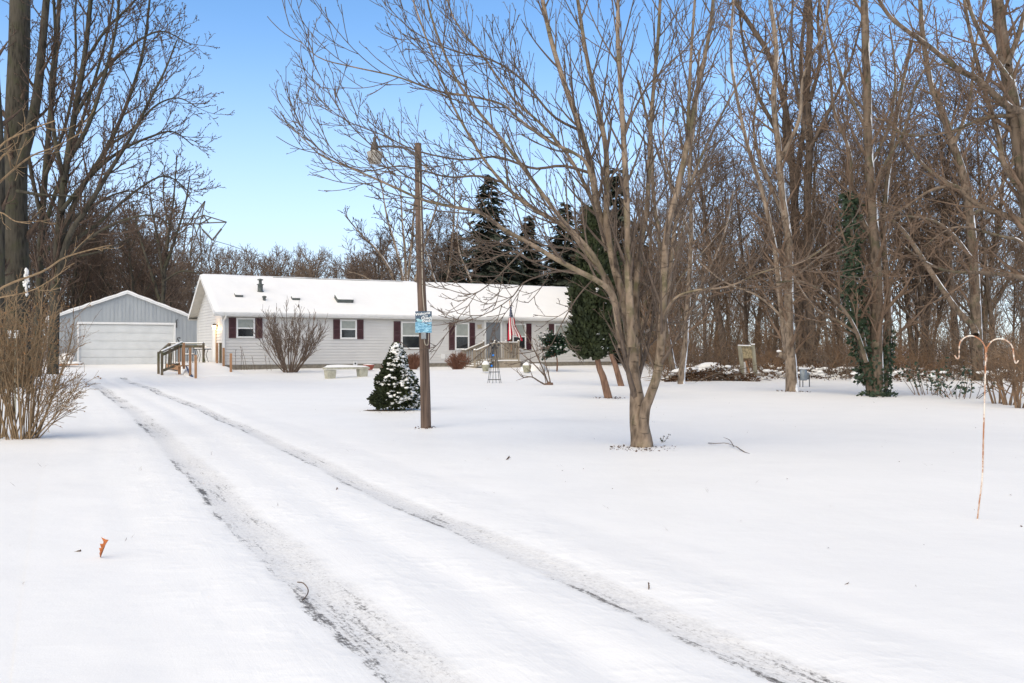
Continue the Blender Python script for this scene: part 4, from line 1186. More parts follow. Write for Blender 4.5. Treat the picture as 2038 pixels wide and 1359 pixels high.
# ---- main maple
rng = random.Random(11)
mb_ = GP(1278, 889); Y0 = mb_.y
tree = thing('maple_tree', mb_, 'large multi stemmed bare maple with smooth grey brown limbs standing alone in the yard', 'tree')
TRK = [([(1279, 925), (1277, 880), (1273, 850), (1270, 815), (1263, 745), (1256, 690), (1248, 640), (1236, 580), (1216, 499), (1190, 415), (1177, 336), (1155, 256), (1124, 168), (1097, 80), (1080, 0), (1066, -70)], 0, .9, 28, 7),
       ([(1280, 860), (1284, 815), (1293, 790), (1308, 745), (1315, 690), (1318, 630), (1321, 570), (1327, 464), (1349, 375), (1367, 291), (1375, 247), (1385, 190), (1397, 140), (1415, 44), (1424, -60)], 0, -.5, 22, 6)]
LIM = [([(1237, 690), (1228, 630), (1220, 588), (1196, 563), (1145, 536), (1101, 512), (1052, 483), (1002, 456), (958, 424), (905, 412), (843, 398), (780, 370), (700, 335), (640, 310), (600, 272), (560, 236)], .1, -1.6, 19, 1.6),
       ([(1226, 610), (1212, 565), (1189, 530), (1162, 495), (1129, 452), (1099, 436), (1067, 418), (1031, 393), (1000, 363), (966, 321), (933, 268), (896, 198), (863, 115), (826, 12), (812, -40)], .2, 1.2, 18, 4),
       ([(1222, 600), (1200, 545), (1177, 503), (1146, 468), (1115, 433), (1066, 367), (1000, 279), (953, 223), (912, 165), (880, 95), (855, 20), (845, -40)], .1, -1.0, 16, 4),
       ([(1252, 660), (1240, 590), (1222, 530), (1208, 450), (1208, 375), (1206, 296), (1190, 212), (1168, 115), (1150, 0), (1140, -70)], .1, 1.0, 24, 9),
       ([(1258, 690), (1254, 620), (1251, 560), (1250, 508), (1247, 389), (1241, 274), (1236, 186), (1230, 88), (1230, 0), (1228, -70)], -.1, -.5, 25, 8),
       ([(1264, 720), (1264, 650), (1266, 580), (1274, 495), (1287, 420), (1292, 336), (1295, 256), (1300, 186), (1309, 88), (1314, 0), (1318, -60)], .2, .9, 20, 8),
       ([(1322, 640), (1329, 592), (1337, 510), (1345, 442), (1371, 375), (1397, 309), (1433, 234), (1480, 150), (1540, 70), (1590, 0)], 0, 1.4, 14, 3),
       ([(1367, 300), (1370, 240), (1372, 180), (1376, 100), (1383, 0), (1386, -60)], -.3, -.8, 12, 6),
       ([(1190, 420), (1183, 385), (1168, 327), (1140, 303), (1097, 283), (1035, 239), (1000, 208), (940, 192), (871, 181), (788, 152), (698, 132), (636, 115), (595, 78), (576, 52)], .4, -1.2, 11, 1.4),
       ([(1208, 500), (1190, 430), (1165, 370), (1132, 312), (1080, 250), (1020, 195), (960, 110), (905, 40), (880, -40)], .4, 2.0, 13, 4),
       ([(1318, 640), (1326, 618), (1348, 590), (1389, 577), (1450, 570), (1520, 540), (1600, 520), (1680, 460)], -.1, -1.5, 9, 1.4),
       ([(1268, 690), (1285, 662), (1303, 648), (1330, 622), (1350, 560), (1400, 500), (1470, 420)], .2, 1.7, 9, 1.4),
       ([(1150, 538), (1110, 540), (1085, 546), (1043, 562), (1020, 590), (985, 615), (935, 638), (902, 646)], -.2, -.9, 6, 1.2),
       ([(1180, 556), (1150, 590), (1120, 640), (1095, 690), (1072, 712)], -.1, -.6, 5, 1.2),
       ([(1100, 512), (1060, 520), (1020, 500), (960, 520), (900, 500), (850, 505), (800, 470)], .1, 1.1, 7, 1.2),
       ([(1055, 484), (1010, 530), (980, 560), (940, 585), (890, 575), (862, 560)], -.6, -1.3, 5, 1.2),
       ([(1209, 560), (1150, 500), (1090, 490), (1030, 470), (975, 490), (920, 455), (860, 440)], .2, 1.6, 8, 1.2),
       ([(1177, 345), (1120, 330), (1060, 335), (990, 312), (920, 318), (830, 300), (760, 268), (690, 240), (640, 200), (600, 140)], .4, 2.0, 9, 1.3),
       ([(905, 412), (850, 370), (800, 345), (740, 290), (690, 240), (650, 175), (620, 120)], -1.0, -1.9, 6, 1.2),
       ([(1000, 363), (950, 350), (890, 352), (800, 330), (720, 340), (640, 300), (590, 250), (540, 180)], .7, .2, 7, 1.2),
       ([(1155, 260), (1100, 230), (1040, 160), (980, 120), (900, 100), (820, 60), (760, 0)], .6, -.4, 8, 2),
       ([(1240, 280), (1262, 220), (1290, 170), (1330, 130), (1370, 90), (1420, 20)], -.3, -1.2, 7, 2)]
TR = [limb(p, Y0 + a, Y0 + b, w0, w1, len(p) * 4) for p, a, b, w0, w1 in TRK]
# flare at the foot of the first stem
for i, p_ in enumerate(TR[0][0]):
    pyy = HY - F * (p_.z - H) / p_.y
    TR[0][1][i] *= 1.0 + .62 * sm(745, 835, pyy) + .16 * sm(855, 896, pyy)
LM = [limb(p, Y0 + a, Y0 + b, w0 * .76, w1 * .7, len(p) * 3) for p, a, b, w0, w1 in LIM]
part('trunk', 'bark_main', tree, (TR, 14), (LM[:12], 9))
def keepm(q):
    e = q[0][-1]; px = CX + F * e.x / e.y; py = HY - F * (e.z - H) / e.y
    if py > 730: return False
    if px < 530 or (px < 640 and py > 470 - .9 * max(0, 640 - px)): return False
    return e.y > 9
c1 = foliage(rng, TR + LM[:12], 3.4, 1.55, .75, .28, .0040, 33, .085, .05, keep=keepm, n2=.95, n3=.8, wv=.32)
c2 = foliage(rng, LM[12:], 4.4, .95, .5, .22, .0037, 34, .06, .05, keep=keepm, n2=.95, n3=.8, wv=.32)
part('crown', 'twig_main', tree, (LM[12:], 7), (c1[0] + c2[0], 5), (c1[1] + c2[1], 4), (c1[2] + c2[2] + c1[3] + c2[3], 3))

# ---- a generic traced bare tree
def traced(name, label, limbs, ybase, bark, twig, d1, L1, L2, L3, rm, seed, group=None, cat_='tree', ang=42, trop=.05, L4=0, buds=0, k=10, n2=1.0, n3=1.0, t0=.18, keep=None, foot=None):
    rng = random.Random(seed)
    lbs = [limb(p, ybase + a, ybase + b, w0, w1, len(p) * 4) for p, a, b, w0, w1 in limbs]
    b0 = lbs[0][0][0].copy()
    base = V((b0.x, b0.y, gh(b0.x, b0.y)))
    t = thing(name, base, label, cat_, group)
    if foot:
        for i in range(4): lbs[0][1][i] *= 1 + foot * (1 - i / 4) ** 2
    part('trunk', bark, t, (lbs, k))
    f = foliage(rng, lbs, d1, L1, L2, L3, rm, ang, trop, L4, t0, n2, n3, buds, keep)
    part('crown', twig, t, (f[0], 5), (f[1], 4), (f[2] + f[3], 3), (f[4], 4))
    return t, lbs

WOODS = 'bare trees of the woods'
# the tan split trunk left of the metal box
yb = GP(1577, 779).y
t1, l1 = traced('woodland_tree', 'tall tan trunk with a snowy right edge left of the grey metal box',
    [([(1577, 786), (1576, 765), (1574, 720), (1571, 686), (1570, 620), (1570, 557), (1569, 477), (1557, 392), (1550, 300), (1540, 200), (1545, 100), (1530, -20)], 0, .5, 27, 8),
     ([(1574, 760), (1566, 700), (1557, 631), (1548, 540), (1539, 477), (1517, 381), (1491, 300), (1470, 210), (1455, 110), (1460, 0)], .1, 1.2, 15, 5),
     ([(1562, 430), (1530, 360), (1500, 260), (1510, 150), (1480, 60)], .4, 2, 9, 3), ([(1552, 320), (1590, 240), (1600, 150), (1640, 60), (1650, -20)], .3, -1, 9, 3),
     ([(1570, 560), (1620, 520), (1680, 470), (1740, 400)], .2, 2, 6, 2), ([(1566, 640), (1510, 590), (1440, 560), (1390, 520)], .2, 1.5, 5, 2)],
    yb, 'bark_pale', 'twig_wood', 1.9, 2.0, .85, .36, .0082, 21, L4=.14, foot=.3)
mb = MB(); q = P(1551, 700, yb + .1); mb.blob(q + V((0, 0, .02)), (.09, .09, .035), 2, 10, 7, .5); mb.build('snow_cap', M['roof_snow'], t1, True)
mb = MB(); mb.tube([P(1566, 712, yb + .1), P(1556, 706, yb + .1), P(1550, 704, yb + .1)], [.1, .1, .09], 8); mb.build('limb_stub', M['bark_pale'], t1, True)
# ivy clad tree
yb = GP(1747, 788).y
ivl = [([(1747, 796), (1746, 770), (1744, 700), (1745, 640), (1747, 573), (1738, 441), (1729, 309), (1725, 154), (1720, 0), (1718, -60)], 0, .6, 30, 13),
       ([(1738, 790), (1728, 740), (1712, 668), (1700, 600), (1696, 520), (1692, 440), (1690, 380)], .1, .6, 24, 9),
       ([(1756, 792), (1760, 740), (1766, 690), (1768, 600), (1762, 520), (1758, 440), (1770, 330), (1790, 200), (1815, 80)], .05, 1.0, 20, 6),
       ([(1724, 720), (1712, 680), (1700, 650), (1679, 616), (1642, 583), (1610, 566), (1583, 559), (1545, 562)], -.2, -1.5, 9, 3),
       ([(1712, 668), (1670, 640), (1632, 620), (1600, 585), (1575, 540)], -.1, 1.2, 6, 2.5),
       ([(1735, 400), (1760, 330), (1800, 260), (1820, 180), (1850, 120)], .3, -1, 9, 3), ([(1727, 260), (1690, 190), (1660, 100), (1640, 10)], .4, 1.4, 8, 3),
       ([(1740, 480), (1700, 400), (1690, 300), (1660, 220), (1650, 120), (1630, 0)], .4, 1.8, 11, 4), ([(1731, 330), (1770, 250), (1782, 150), (1770, 50)], .3, 1.5, 8, 3)]
t2, l2_ = traced('woodland_tree', 'ivy clad tree with several stems from one broad foot right of the metal box', ivl, yb, 'bark_wood', 'twig_wood', 1.9, 2.1, .9, .36, .0082, 33, L4=.14, foot=.35)
rg = random.Random(5); it = []
def ivy(rg, lb, ta, tb, cnt, size, spread):
    for _ in range(cnt):
        t = rg.uniform(ta, tb); p_, T_, r_ = at(lb, t)
        a = rg.uniform(0, 2 * PI); n_ = V((math.cos(a), math.sin(a), 0)); c_ = p_ + n_ * (r_ + rg.random() ** 2 * spread)
        d_ = (n_ * .6 + rv(rg) * .7 - UP * .4).normalized() * size * rg.uniform(.6, 1.3); w_ = d_.cross(n_ + rv(rg) * .4).normalized() * size * .42
        it.append((c_, d_, w_))
ivy(rg, l2_[1], .1, .98, 2000, .13, .27); ivy(rg, l2_[0], .02, .16, 260, .11, .04); ivy(rg, l2_[2], .02, .30, 620, .11, .08)
for _ in range(160):
    a = rg.uniform(0, 2 * PI); p_ = GP(1748, 789) + V((math.cos(a), math.sin(a), 0)) * rg.uniform(.2, .62) + UP * rg.uniform(0, .15); it.append((p_, rv(rg) * .12, rv(rg) * .05))
leaf_mesh('ivy', it, M['ivy'], t2)
# two slim trunks behind the maple
traced('woodland_tree', 'slim pale green grey trunk just right of the maple fork beside the brush heap',
    [([(1356, 768), (1357, 740), (1362, 700), (1368, 620), (1374, 520), (1376, 430), (1372, 330), (1385, 220), (1392, 100)], 0, .6, 16, 5), ([(1366, 640), (1400, 560), (1440, 470), (1460, 380)], 0, 1, 6, 2), ([(1375, 470), (1340, 380), (1320, 280), (1325, 160)], .3, -1, 7, 2)],
    GP(1356, 764).y, 'bark_pale', 'twig_wood', 1.3, 1.7, .8, .4, .010, 41, L4=.14)
traced('woodland_tree', 'slim leaning trunk edged with snow just behind the maple fork',
    [([(1346, 764), (1340, 735), (1332, 690), (1324, 640), (1318, 560), (1312, 470), (1300, 380), (1296, 280), (1270, 160)], 0, 1.0, 15, 5), ([(1318, 560), (1350, 490), (1372, 400), (1410, 300)], .3, 1, 6, 2)],
    GP(1344, 758).y + 1.5, 'bark_wood', 'twig_wood', 1.3, 1.7, .8, .4, .010, 43, L4=.14)
# big dark trunks further in
traced('woodland_tree', 'thick dark straight trunk rising in the woods directly behind the tan split trunk',
    [([(1618, 745), (1616, 690), (1612, 600), (1609, 480), (1607, 380), (1612, 280), (1606, 180), (1612, 60), (1606, -40)], 0, .8, 20, 12), ([(1610, 300), (1650, 220), (1690, 130), (1720, 20)], .2, -1, 9, 3), ([(1607, 280), (1590, 200), (1575, 100), (1578, 0)], .2, 1, 8, 4), ([(1612, 200), (1632, 120), (1628, 30), (1640, -40)], .2, 1, 9, 4), ([(1609, 470), (1650, 430), (1690, 360)], .2, 1, 6, 2)],
    47, 'bark_dark', 'twig_dark', 1.5, 2.3, 1.0, .5, .0108, 51, L4=.2)
traced('woodland_tree', 'thick dark trunk forking low in the woods left of the straight dark trunk',
    [([(1596, 748), (1594, 690), (1590, 600), (1584, 480), (1580, 380), (1574, 300), (1560, 200), (1530, 110), (1500, 60), (1460, 0)], 0, .8, 22, 8), ([(1582, 400), (1590, 320), (1600, 240), (1594, 120), (1605, 0)], 0, -.6, 13, 6), ([(1576, 320), (1540, 250), (1505, 180), (1480, 90), (1470, 0)], .2, 1, 10, 4), ([(1580, 360), (1560, 260), (1565, 150), (1548, 40)], .2, 1.6, 9, 4)],
    51, 'bark_dark', 'twig_dark', 1.5, 2.3, 1.0, .5, .0108, 53, L4=.2)
traced('woodland_tree', 'tall slightly curved trunk between the ivy tree and the right edge of the photo',
    [([(1947, 760), (1945, 700), (1941, 596), (1937, 507), (1923, 375), (1897, 287), (1870, 210), (1853, 168), (1838, 80), (1830, -20)], 0, .6, 25, 8), ([(1937, 520), (1900, 470), (1860, 440), (1800, 430), (1745, 440)], 0, -1.5, 9, 2), ([(1923, 380), (1880, 360), (1830, 320), (1780, 250), (1740, 235)], .1, 1.5, 10, 3), ([(1898, 290), (1930, 200), (1940, 100), (1960, 0)], .2, 1, 9, 3), ([(1930, 430), (1970, 400), (2010, 340), (2040, 250)], .1, 1, 8, 3)],
    GP(1947, 757).y, 'bark_wood', 'twig_wood', 1.6, 2.2, .95, .42, .0092, 61, L4=.18)
traced('woodland_tree', 'big old tree at the right edge reaching long crooked limbs far to the left',
    [([(2085, 812), (2075, 700), (2062, 560), (2050, 430), (2036, 330), (2016, 212), (1999, 110), (1985, 0), (1980, -70)], 0, .4, 42, 20), ([(2046, 400), (2038, 240), (2010, 215), (1981, 190), (1945, 158), (1906, 137), (1844, 88), (1773, 35), (1740, -20)], 0, -1.2, 19, 6),
     ([(2056, 450), (2020, 435), (1975, 420), (1935, 400), (1900, 372), (1850, 380), (1790, 420), (1740, 440)], 0, 1.5, 15, 3), ([(2050, 400), (2000, 330), (1985, 260), (1960, 180), (1930, 60), (1915, -30)], 0, 1.2, 14, 6),
     ([(2066, 560), (2010, 548), (1950, 542), (1890, 540), (1840, 520), (1800, 490)], -.1, -1.5, 11, 2.5), ([(2020, 230), (1960, 235), (1890, 262), (1820, 270), (1760, 250)], .1, 1.4, 9, 2), ([(2060, 520), (2030, 480), (1990, 470), (1920, 452), (1880, 460), (1840, 490)], 0, -.8, 9, 2),
     ([(2004, 130), (2030, 60), (2050, -20)], 0, .5, 12, 8), ([(2010, 160), (1970, 100), (1935, 30), (1920, -30)], 0, -.5, 11, 6)],
    26, 'bark_wood', 'twig_wood', 2.1, 2.0, .85, .34, .0072, 67, L4=.14)
traced('leaning_trunk', 'dead snow edged trunk leaning left across the woods behind the shepherd hook',
    [([(1942, 668), (1936, 650), (1900, 610), (1862, 555), (1830, 505), (1800, 462), (1775, 438)], 0, 2.0, 15, 7)], 36, 'bark_wood', 'twig_wood', .5, 1.4, .7, .3, .009, 71)

# ---- left trees
traced('old_tree', 'huge straight old trunk with furrowed dark bark at the left edge of the photo',
    [([(34, 790), (33, 720), (31, 600), (30, 480), (29, 380), (32, 280), (34, 200), (38, 100), (40, 0), (42, -80)], 0, .5, 56, 36), ([(40, 330), (62, 250), (75, 180), (84, 90), (95, -30)], 0, -.8, 24, 12), ([(30, 420), (2, 330), (-20, 220), (-40, 100)], 0, .6, 20, 10), ([(34, 380), (80, 387), (140, 390), (200, 392)], -.4, -1.4, 7, 2)],
    34, 'bark_left', 'twig_left', .8, 2.2, .9, .4, .0095, 81, L4=.12, k=16, n2=.7)
mb = MB(); rg = random.Random(2)
for px, py, n_, sp in ((52, 560, 34, 13),):
    for i in range(n_): mb.blob(P(px + rg.gauss(0, 2.0), py + rg.gauss(0, sp), 33.5 + rg.uniform(-.06, .06)), (rg.uniform(.02, .055), .05, rg.uniform(.03, .09)), i, 7, 5, .6)
o = mb.build('clinging_snow', M['roof_snow'], None, True); tag(o, 'patches of white snow stuck to the huge old trunk at the left edge', 'snow patch')
traced('old_tree', 'second thick dark trunk half cut off by the left edge of the photo',
    [([(-6, 780), (-6, 640), (-5, 480), (-4, 360), (-8, 240), (-16, 100), (-20, -60)], 0, .5, 30, 22)], 31, 'bark_left', 'twig_left', .7, 1.8, .8, .36, .009, 83, L4=.12, n2=.6)
traced('budding_tree', 'tall spreading tree covered in dark bud clusters overhanging the grey garage',
    [([(105, 745), (108, 640), (112, 540), (120, 430), (132, 330), (150, 220), (170, 100), (185, -50)], 0, .5, 22, 8), ([(113, 560), (137, 470), (170, 420), (215, 345), (262, 270), (300, 195), (328, 141), (352, 80)], 0, -1.2, 13, 2.5),
     ([(118, 480), (160, 380), (215, 290), (255, 200), (285, 100), (300, -20)], .1, 1.0, 12, 4), ([(122, 420), (180, 350), (240, 300), (300, 272), (345, 262), (385, 290)], 0, .8, 9, 1.8), ([(135, 320), (175, 250), (205, 160), (230, 60), (240, -40)], .2, -.7, 10, 4),
     ([(150, 230), (200, 150), (262, 90), (320, 62), (372, 85)], .3, .9, 8, 1.8), ([(114, 540), (170, 480), (240, 440), (310, 430), (360, 470)], 0, -.8, 8, 1.8), ([(128, 360), (110, 280), (100, 180), (110, 80), (105, -30)], .1, .8, 10, 5),
     ([(165, 130), (210, 60), (260, 10), (300, -40)], .3, .4, 7, 3), ([(117, 500), (200, 440), (270, 380), (330, 350), (380, 385)], .2, 1.6, 8, 1.8), ([(215, 290), (260, 260), (310, 210), (355, 195), (395, 215)], .3, .5, 6, 1.6)],
    33, 'bark_left', 'twig_left', 2.3, 2.0, .85, .34, .0068, 85, buds=.055, L4=.10, ang=38, trop=.07, n2=1.15, n3=1.0)
traced('budding_tree', 'dark budding tree with steep branches crowding the huge trunk at left',
    [([(72, 750), (76, 640), (80, 520), (86, 400), (98, 250), (112, 100), (120, -50)], 0, .5, 18, 7), ([(82, 470), (112, 380), (150, 280), (185, 170), (215, 60), (230, -40)], 0, -1, 10, 3), ([(84, 440), (60, 330), (50, 220), (58, 100), (50, -30)], 0, 1, 9, 3), ([(90, 350), (130, 250), (150, 140), (150, 20), (158, -40)], 0, 1, 8, 3), ([(80, 520), (140, 440), (200, 400), (255, 380), (300, 390)], 0, 1.4, 8, 1.8), ([(78, 580), (130, 520), (200, 500), (270, 470)], 0, -1.4, 7, 1.8)],
    38, 'bark_left', 'twig_left', 1.9, 2.0, .85, .36, .0075, 86, buds=.06, L4=.11, ang=38, trop=.06, n3=.9)
traced('garage_tree', 'upright many stemmed bare tree standing just behind the right half of the garage',
    [([(322, 640), (324, 600), (328, 540), (335, 470), (345, 400), (352, 312)], 0, .5, 11, 2), ([(326, 570), (318, 500), (305, 430), (296, 370)], 0, 1, 7, 2), ([(330, 530), (350, 470), (368, 410), (378, 350)], 0, -1, 7, 2), ([(322, 610), (300, 540), (278, 470), (262, 400)], .3, 1, 8, 2), ([(338, 450), (325, 390), (328, 330)], 0, .5, 4, 1.5), ([(326, 560), (360, 540), (400, 545), (430, 556)], 0, -.8, 5, 1.5)],
    70, 'bark_left', 'twig_left', 1.1, 1.7, .8, .42, .015, 87, buds=.10)
traced('tan_sapling', 'light tan bare branches reaching in from beyond the left edge of the photo',
    [([(-75, 900), (-70, 700), (-60, 500), (-35, 360), (0, 292), (50, 262), (110, 240)], 0, -.3, 10, 2), ([(-62, 520), (-30, 400), (0, 362), (60, 312), (110, 292), (165, 262)], 0, .4, 7, 1.8), ([(-40, 380), (-10, 330), (14, 305), (22, 335)], 0, .1, 6, 3), ([(-68, 640), (0, 575), (85, 540), (130, 512), (200, 492), (222, 488)], 0, .6, 6, 1.8), ([(-66, 600), (0, 592), (70, 575), (140, 530)], 0, -.4, 4, 1.5), ([(-60, 500), (-10, 425), (30, 440), (60, 445)], 0, -.4, 4, 1.5)],
    11.5, 'forsythia', 'forsythia', 1.4, .5, .26, .12, .0032, 91, cat_='sapling', k=7, n2=.6, n3=.5, t0=.35)

# ---- behind the house
traced('roadside_tree', 'vase shaped bare tree with snow lined branches behind the roof and lamp pole',
    [([(812, 640), (810, 580), (806, 500), (800, 430), (797, 350)], 0, .5, 10, 2), ([(812, 620), (780, 545), (752, 500), (722, 470), (686, 428)], 0, -1.0, 9, 1.8), ([(810, 590), (790, 500), (770, 430), (757, 350)], 0, 1, 8, 1.8), ([(812, 610), (832, 540), (850, 470), (872, 400), (884, 330)], 0, 1, 9, 1.8),
     ([(811, 570), (820, 480), (826, 400), (840, 340)], .3, -1, 7, 1.8), ([(812, 610), (760, 570), (720, 548), (690, 540)], 0, 1, 6, 1.5), ([(870, 640), (874, 590), (860, 540), (848, 500), (826, 470)], -.5, -1, 6, 1.8), ([(950, 640), (948, 590), (930, 540), (914, 500), (910, 440), (920, 380)], -.5, .5, 6, 1.8), ([(868, 620), (890, 560), (900, 480), (905, 400), (900, 320)], .5, 1, 7, 1.8)],
    72, 'bark_pale', 'twig_left', 1.2, 1.9, .9, .45, .0155, 95, buds=.09)

def conifer(label, px, Y, ytop, wpx, seed, zlow=.02, mat='spruce', group=None):
    rg = random.Random(seed); base = G(px, Y); hgt = H + (HY - ytop) / F * Y - base.z; Rm = wpx / F * Y / 2 * 1.55
    t = thing('spruce_tree', base, label, 'spruce', group)
    mb = MB(); mb.tube([base - UP * .1, base + UP * hgt * .5, base + UP * hgt], [hgt * .018, hgt * .01, .02], 7); mb.build('trunk', M['bark_left'], t, True)
    it = []; z = zlow * hgt + .3
    while z < hgt - .1:
        f_ = z / hgt; Rz = Rm * (1 - f_) ** .85 * rg.uniform(.82, 1.12) + .05
        nb_ = 8 if f_ < .7 else 6; a0_ = rg.uniform(0, 6.28)
        for k in range(nb_):
            a = a0_ + k * 2 * PI / nb_ + rg.uniform(-.25, .25); o_ = V((math.cos(a), math.sin(a), 0)); Lb = Rz * rg.uniform(.5, 1.2); p0 = base + UP * (z + rg.uniform(-.03, .03) * hgt)
            sd_ = V((-o_.y, o_.x, 0)); ns_ = max(3, int(Lb / (.26 * hgt / 15)))
            for i in range(ns_):
                s_ = (i + .6) / ns_; c_ = p0 + o_ * (Lb * s_) + UP * (-.30 * Lb * s_ * s_ + .12 * Lb * s_)
                for q in (-1, 0, 1):
                    L_ = (.72 * hgt / 15) * rg.uniform(.5, 1.3) * (1.15 - .35 * s_)
                    d_ = (o_ * .75 + sd_ * (q * .8) + UP * rg.uniform(-.75, -.05) + rv(rg) * .2).normalized() * L_
                    it.append((c_, d_, (d_.cross(UP + rv(rg) * .5)).normalized() * L_ * .2))
        z += hgt * .019 * rg.uniform(.6, 1.4)
    leaf_mesh('crown', it, M[mat], t)
    return t
conifer('tall dark spruce with a narrow top behind the middle of the roof', 972, 74, 348, 178, 1)
conifer('lower dark spruce behind the roof just left of the tall one', 905, 82, 462, 130, 2)
conifer('small dark spruce behind the roof between two taller groups', 1052, 80, 428, 120, 3)
conifer('dark spruce behind the right end of the roof, left of the arborvitae', 1124, 76, 402, 150, 4)
conifer('dark spruce whose tip shows just left of the main maple limbs', 1166, 84, 410, 110, 5)
conifer('dark spruce seen between the main limbs of the maple', 1228, 70, 336, 140, 6)
conifer('broad dark spruce behind the roof, half hidden by maple twigs', 1010, 90, 470, 200, 7)
conifer('dark spruce partly hidden behind the right side of the maple', 1268, 80, 440, 150, 8)

# ---- woodland variants, copied as individuals
def variant(seed, h, r, nl=16, n2=8, n3=5, n4=3, rm=.011, lean=.0, low=.22, k=8):
    rg = random.Random(seed)
    tr = grow(rg, (0, 0, -.15), (rg.uniform(-lean, lean), rg.uniform(-lean, lean), 1), h, r, .03, 15, .05, .02)
    lim = kids(rg, tr, nl, low, .97, 40, h * .42, 9, .6, rm * 1.8, 9, .07, .10, .62)
    a = [c for b in lim for c in kids(rg, b, n2, .15, 1, 40, h * .15, 6, .6, rm * 1.3, 9, .05, .11, .5)]
    b3 = [c for b in a for c in kids(rg, b, n3, .12, 1, 38, h * .065, 4, .7, rm, 9, .04, .12, .4)]
    b4 = [c for b in b3 for c in kids(rg, b, n4, .2, 1, 38, h * .028, 3, .8, rm * .85, 9, .03, .15, .3)] if n4 else []
    return tr, lim, a, b3, b4
def proto(name, seed, h, r, bark, twig, **kw):
    tr, lim, a, b3, b4 = variant(seed, h, r, **kw)
    t = thing(name, (0, 0, 0), None, 'tree')
    part('trunk', bark, t, ([tr], 9), (lim, 6)); part('crown', twig, t, (a, 4), (b3 + b4, 3))
    return t
def place(pro, first, loc, rz, sc):
    if first: r = pro
    else:
        r = pro.copy(); COL.objects.link(r)
        for c_ in list(pro.children):
            d_ = c_.copy(); COL.objects.link(d_); d_.parent = r
    r.location = loc; r.rotation_euler = (0, 0, rz); r.scale = (sc, sc, sc)
    return r
def stand(protos, spots, label, group, rg):
    used = set()
    for i, (px, Y, sc) in enumerate(spots):
        k = i % len(protos); r = place(protos[k], k not in used, G(px, Y), rg.uniform(0, 6.28), sc); used.add(k)
        tag(r, label, 'tree', group)
rg = random.Random(77)
pw = [proto('woodland_tree', 100 + i, 14.5, rr0, bk_, tw_, lean=.12, nl=17, rm=.0095, low=lo_) for i, (rr0, lo_, bk_, tw_) in enumerate(((.20, .2, 'bark_wood', 'twig_wood'), (.16, .14, 'bark_dark', 'twig_dark'), (.24, .3, 'bark_dark', 'twig_wood'), (.12, .10, 'bark_pale', 'twig_tan'), (.18, .25, 'bark_dark', 'twig_dark')))]
spots = []
for i in range(58):
    px = 1262 + (2260 - 1262) * ((i * .618034) % 1.0) + rg.gauss(0, 40); Y = rg.uniform(44, 80); spots.append((px, Y, rg.uniform(.75, 1.12) * (1.0 if px > 1400 else .72)))
stand(pw, spots, 'bare brown tree among the dense woods along the right side of the yard', 'bare trees of the right hand woods', rg)
pl_ = [proto('dark_woodland_tree', 120 + i, 12.0, rr0, 'bark_left', 'twig_left', lean=.15, nl=17, low=.1) for i, rr0 in enumerate((.16, .12, .2))]
spots = []
for i in range(28):
    px = -160 + 520 * ((i * .618034) % 1.0) + rg.gauss(0, 18); Y = rg.uniform(66, 92); spots.append((px, Y, rg.uniform(.85, 1.3) * (1.0 - .38 * sm(200, 390, px))))
stand(pl_, spots, 'bare dark tree in the thick woods behind the grey garage', 'dark trees behind the garage', rg)

for px, Y, sc in ((735, 92, .78), (772, 86, .95), (842, 80, 1.0), (884, 84, .92), (930, 78, .85), (1068, 84, .95), (1100, 90, .85), (1190, 80, .95), (1246, 84, .9), (700, 96, .62)):
    r = place(pl_[int(px) % 3], False, G(px, Y), rg.uniform(0, 6.28), sc); tag(r, 'bare dark tree standing among the spruces behind the house roof', 'tree', 'bare trees behind the house')
# ---- far woods, one mass
rg = random.Random(9)
fvars = []
for i in range(5):
    tr, lim, a, b3, b4 = variant(200 + i, 12, .15, nl=13, n2=7, n3=5, n4=0, rm=.019, lean=.1, low=.12)
    fvars.append(cat([tubes([tr], 5), tubes(lim, 3), tubes(a, 3), tubes(b3, 3)]))
def farwoods(name, regs, mat, seed):
    rg = random.Random(seed); parts_ = []
    for (pa, pb_, ya, yb_, cnt, sa, sb) in regs:
        for i in range(cnt):
            px = rg.uniform(pa, pb_); Y = rg.uniform(ya, yb_); s_ = rg.uniform(sa, sb); v, q = fvars[rg.randrange(5)]
            c_, sn = math.cos(i * 1.7), math.sin(i * 1.7); g_ = G(px, Y)
            w_ = np.stack([v[:, 0] * c_ - v[:, 1] * sn, v[:, 0] * sn + v[:, 1] * c_, v[:, 2]], 1) * s_ + np.array(tuple(g_))
            parts_.append((w_, q))
    v, q = cat(parts_); o = mesh_np(name, v, q, M[mat]); return o
o = farwoods('far_woods', [(-420, 330, 96, 130, 90, 1.0, 1.45), (330, 760, 105, 135, 60, .85, 1.15), (700, 1260, 98, 130, 50, .8, 1.05)], 'far_twig', 1); tag(o, 'distant grey line of bare woods beyond the house roof', 'woods', kind='stuff')
o = farwoods('far_woods', [(1230, 2420, 84, 140, 62, .85, 1.25)], 'far_twig', 2); tag(o, 'dense bare woods far behind the right side of the yard', 'woods', kind='stuff')

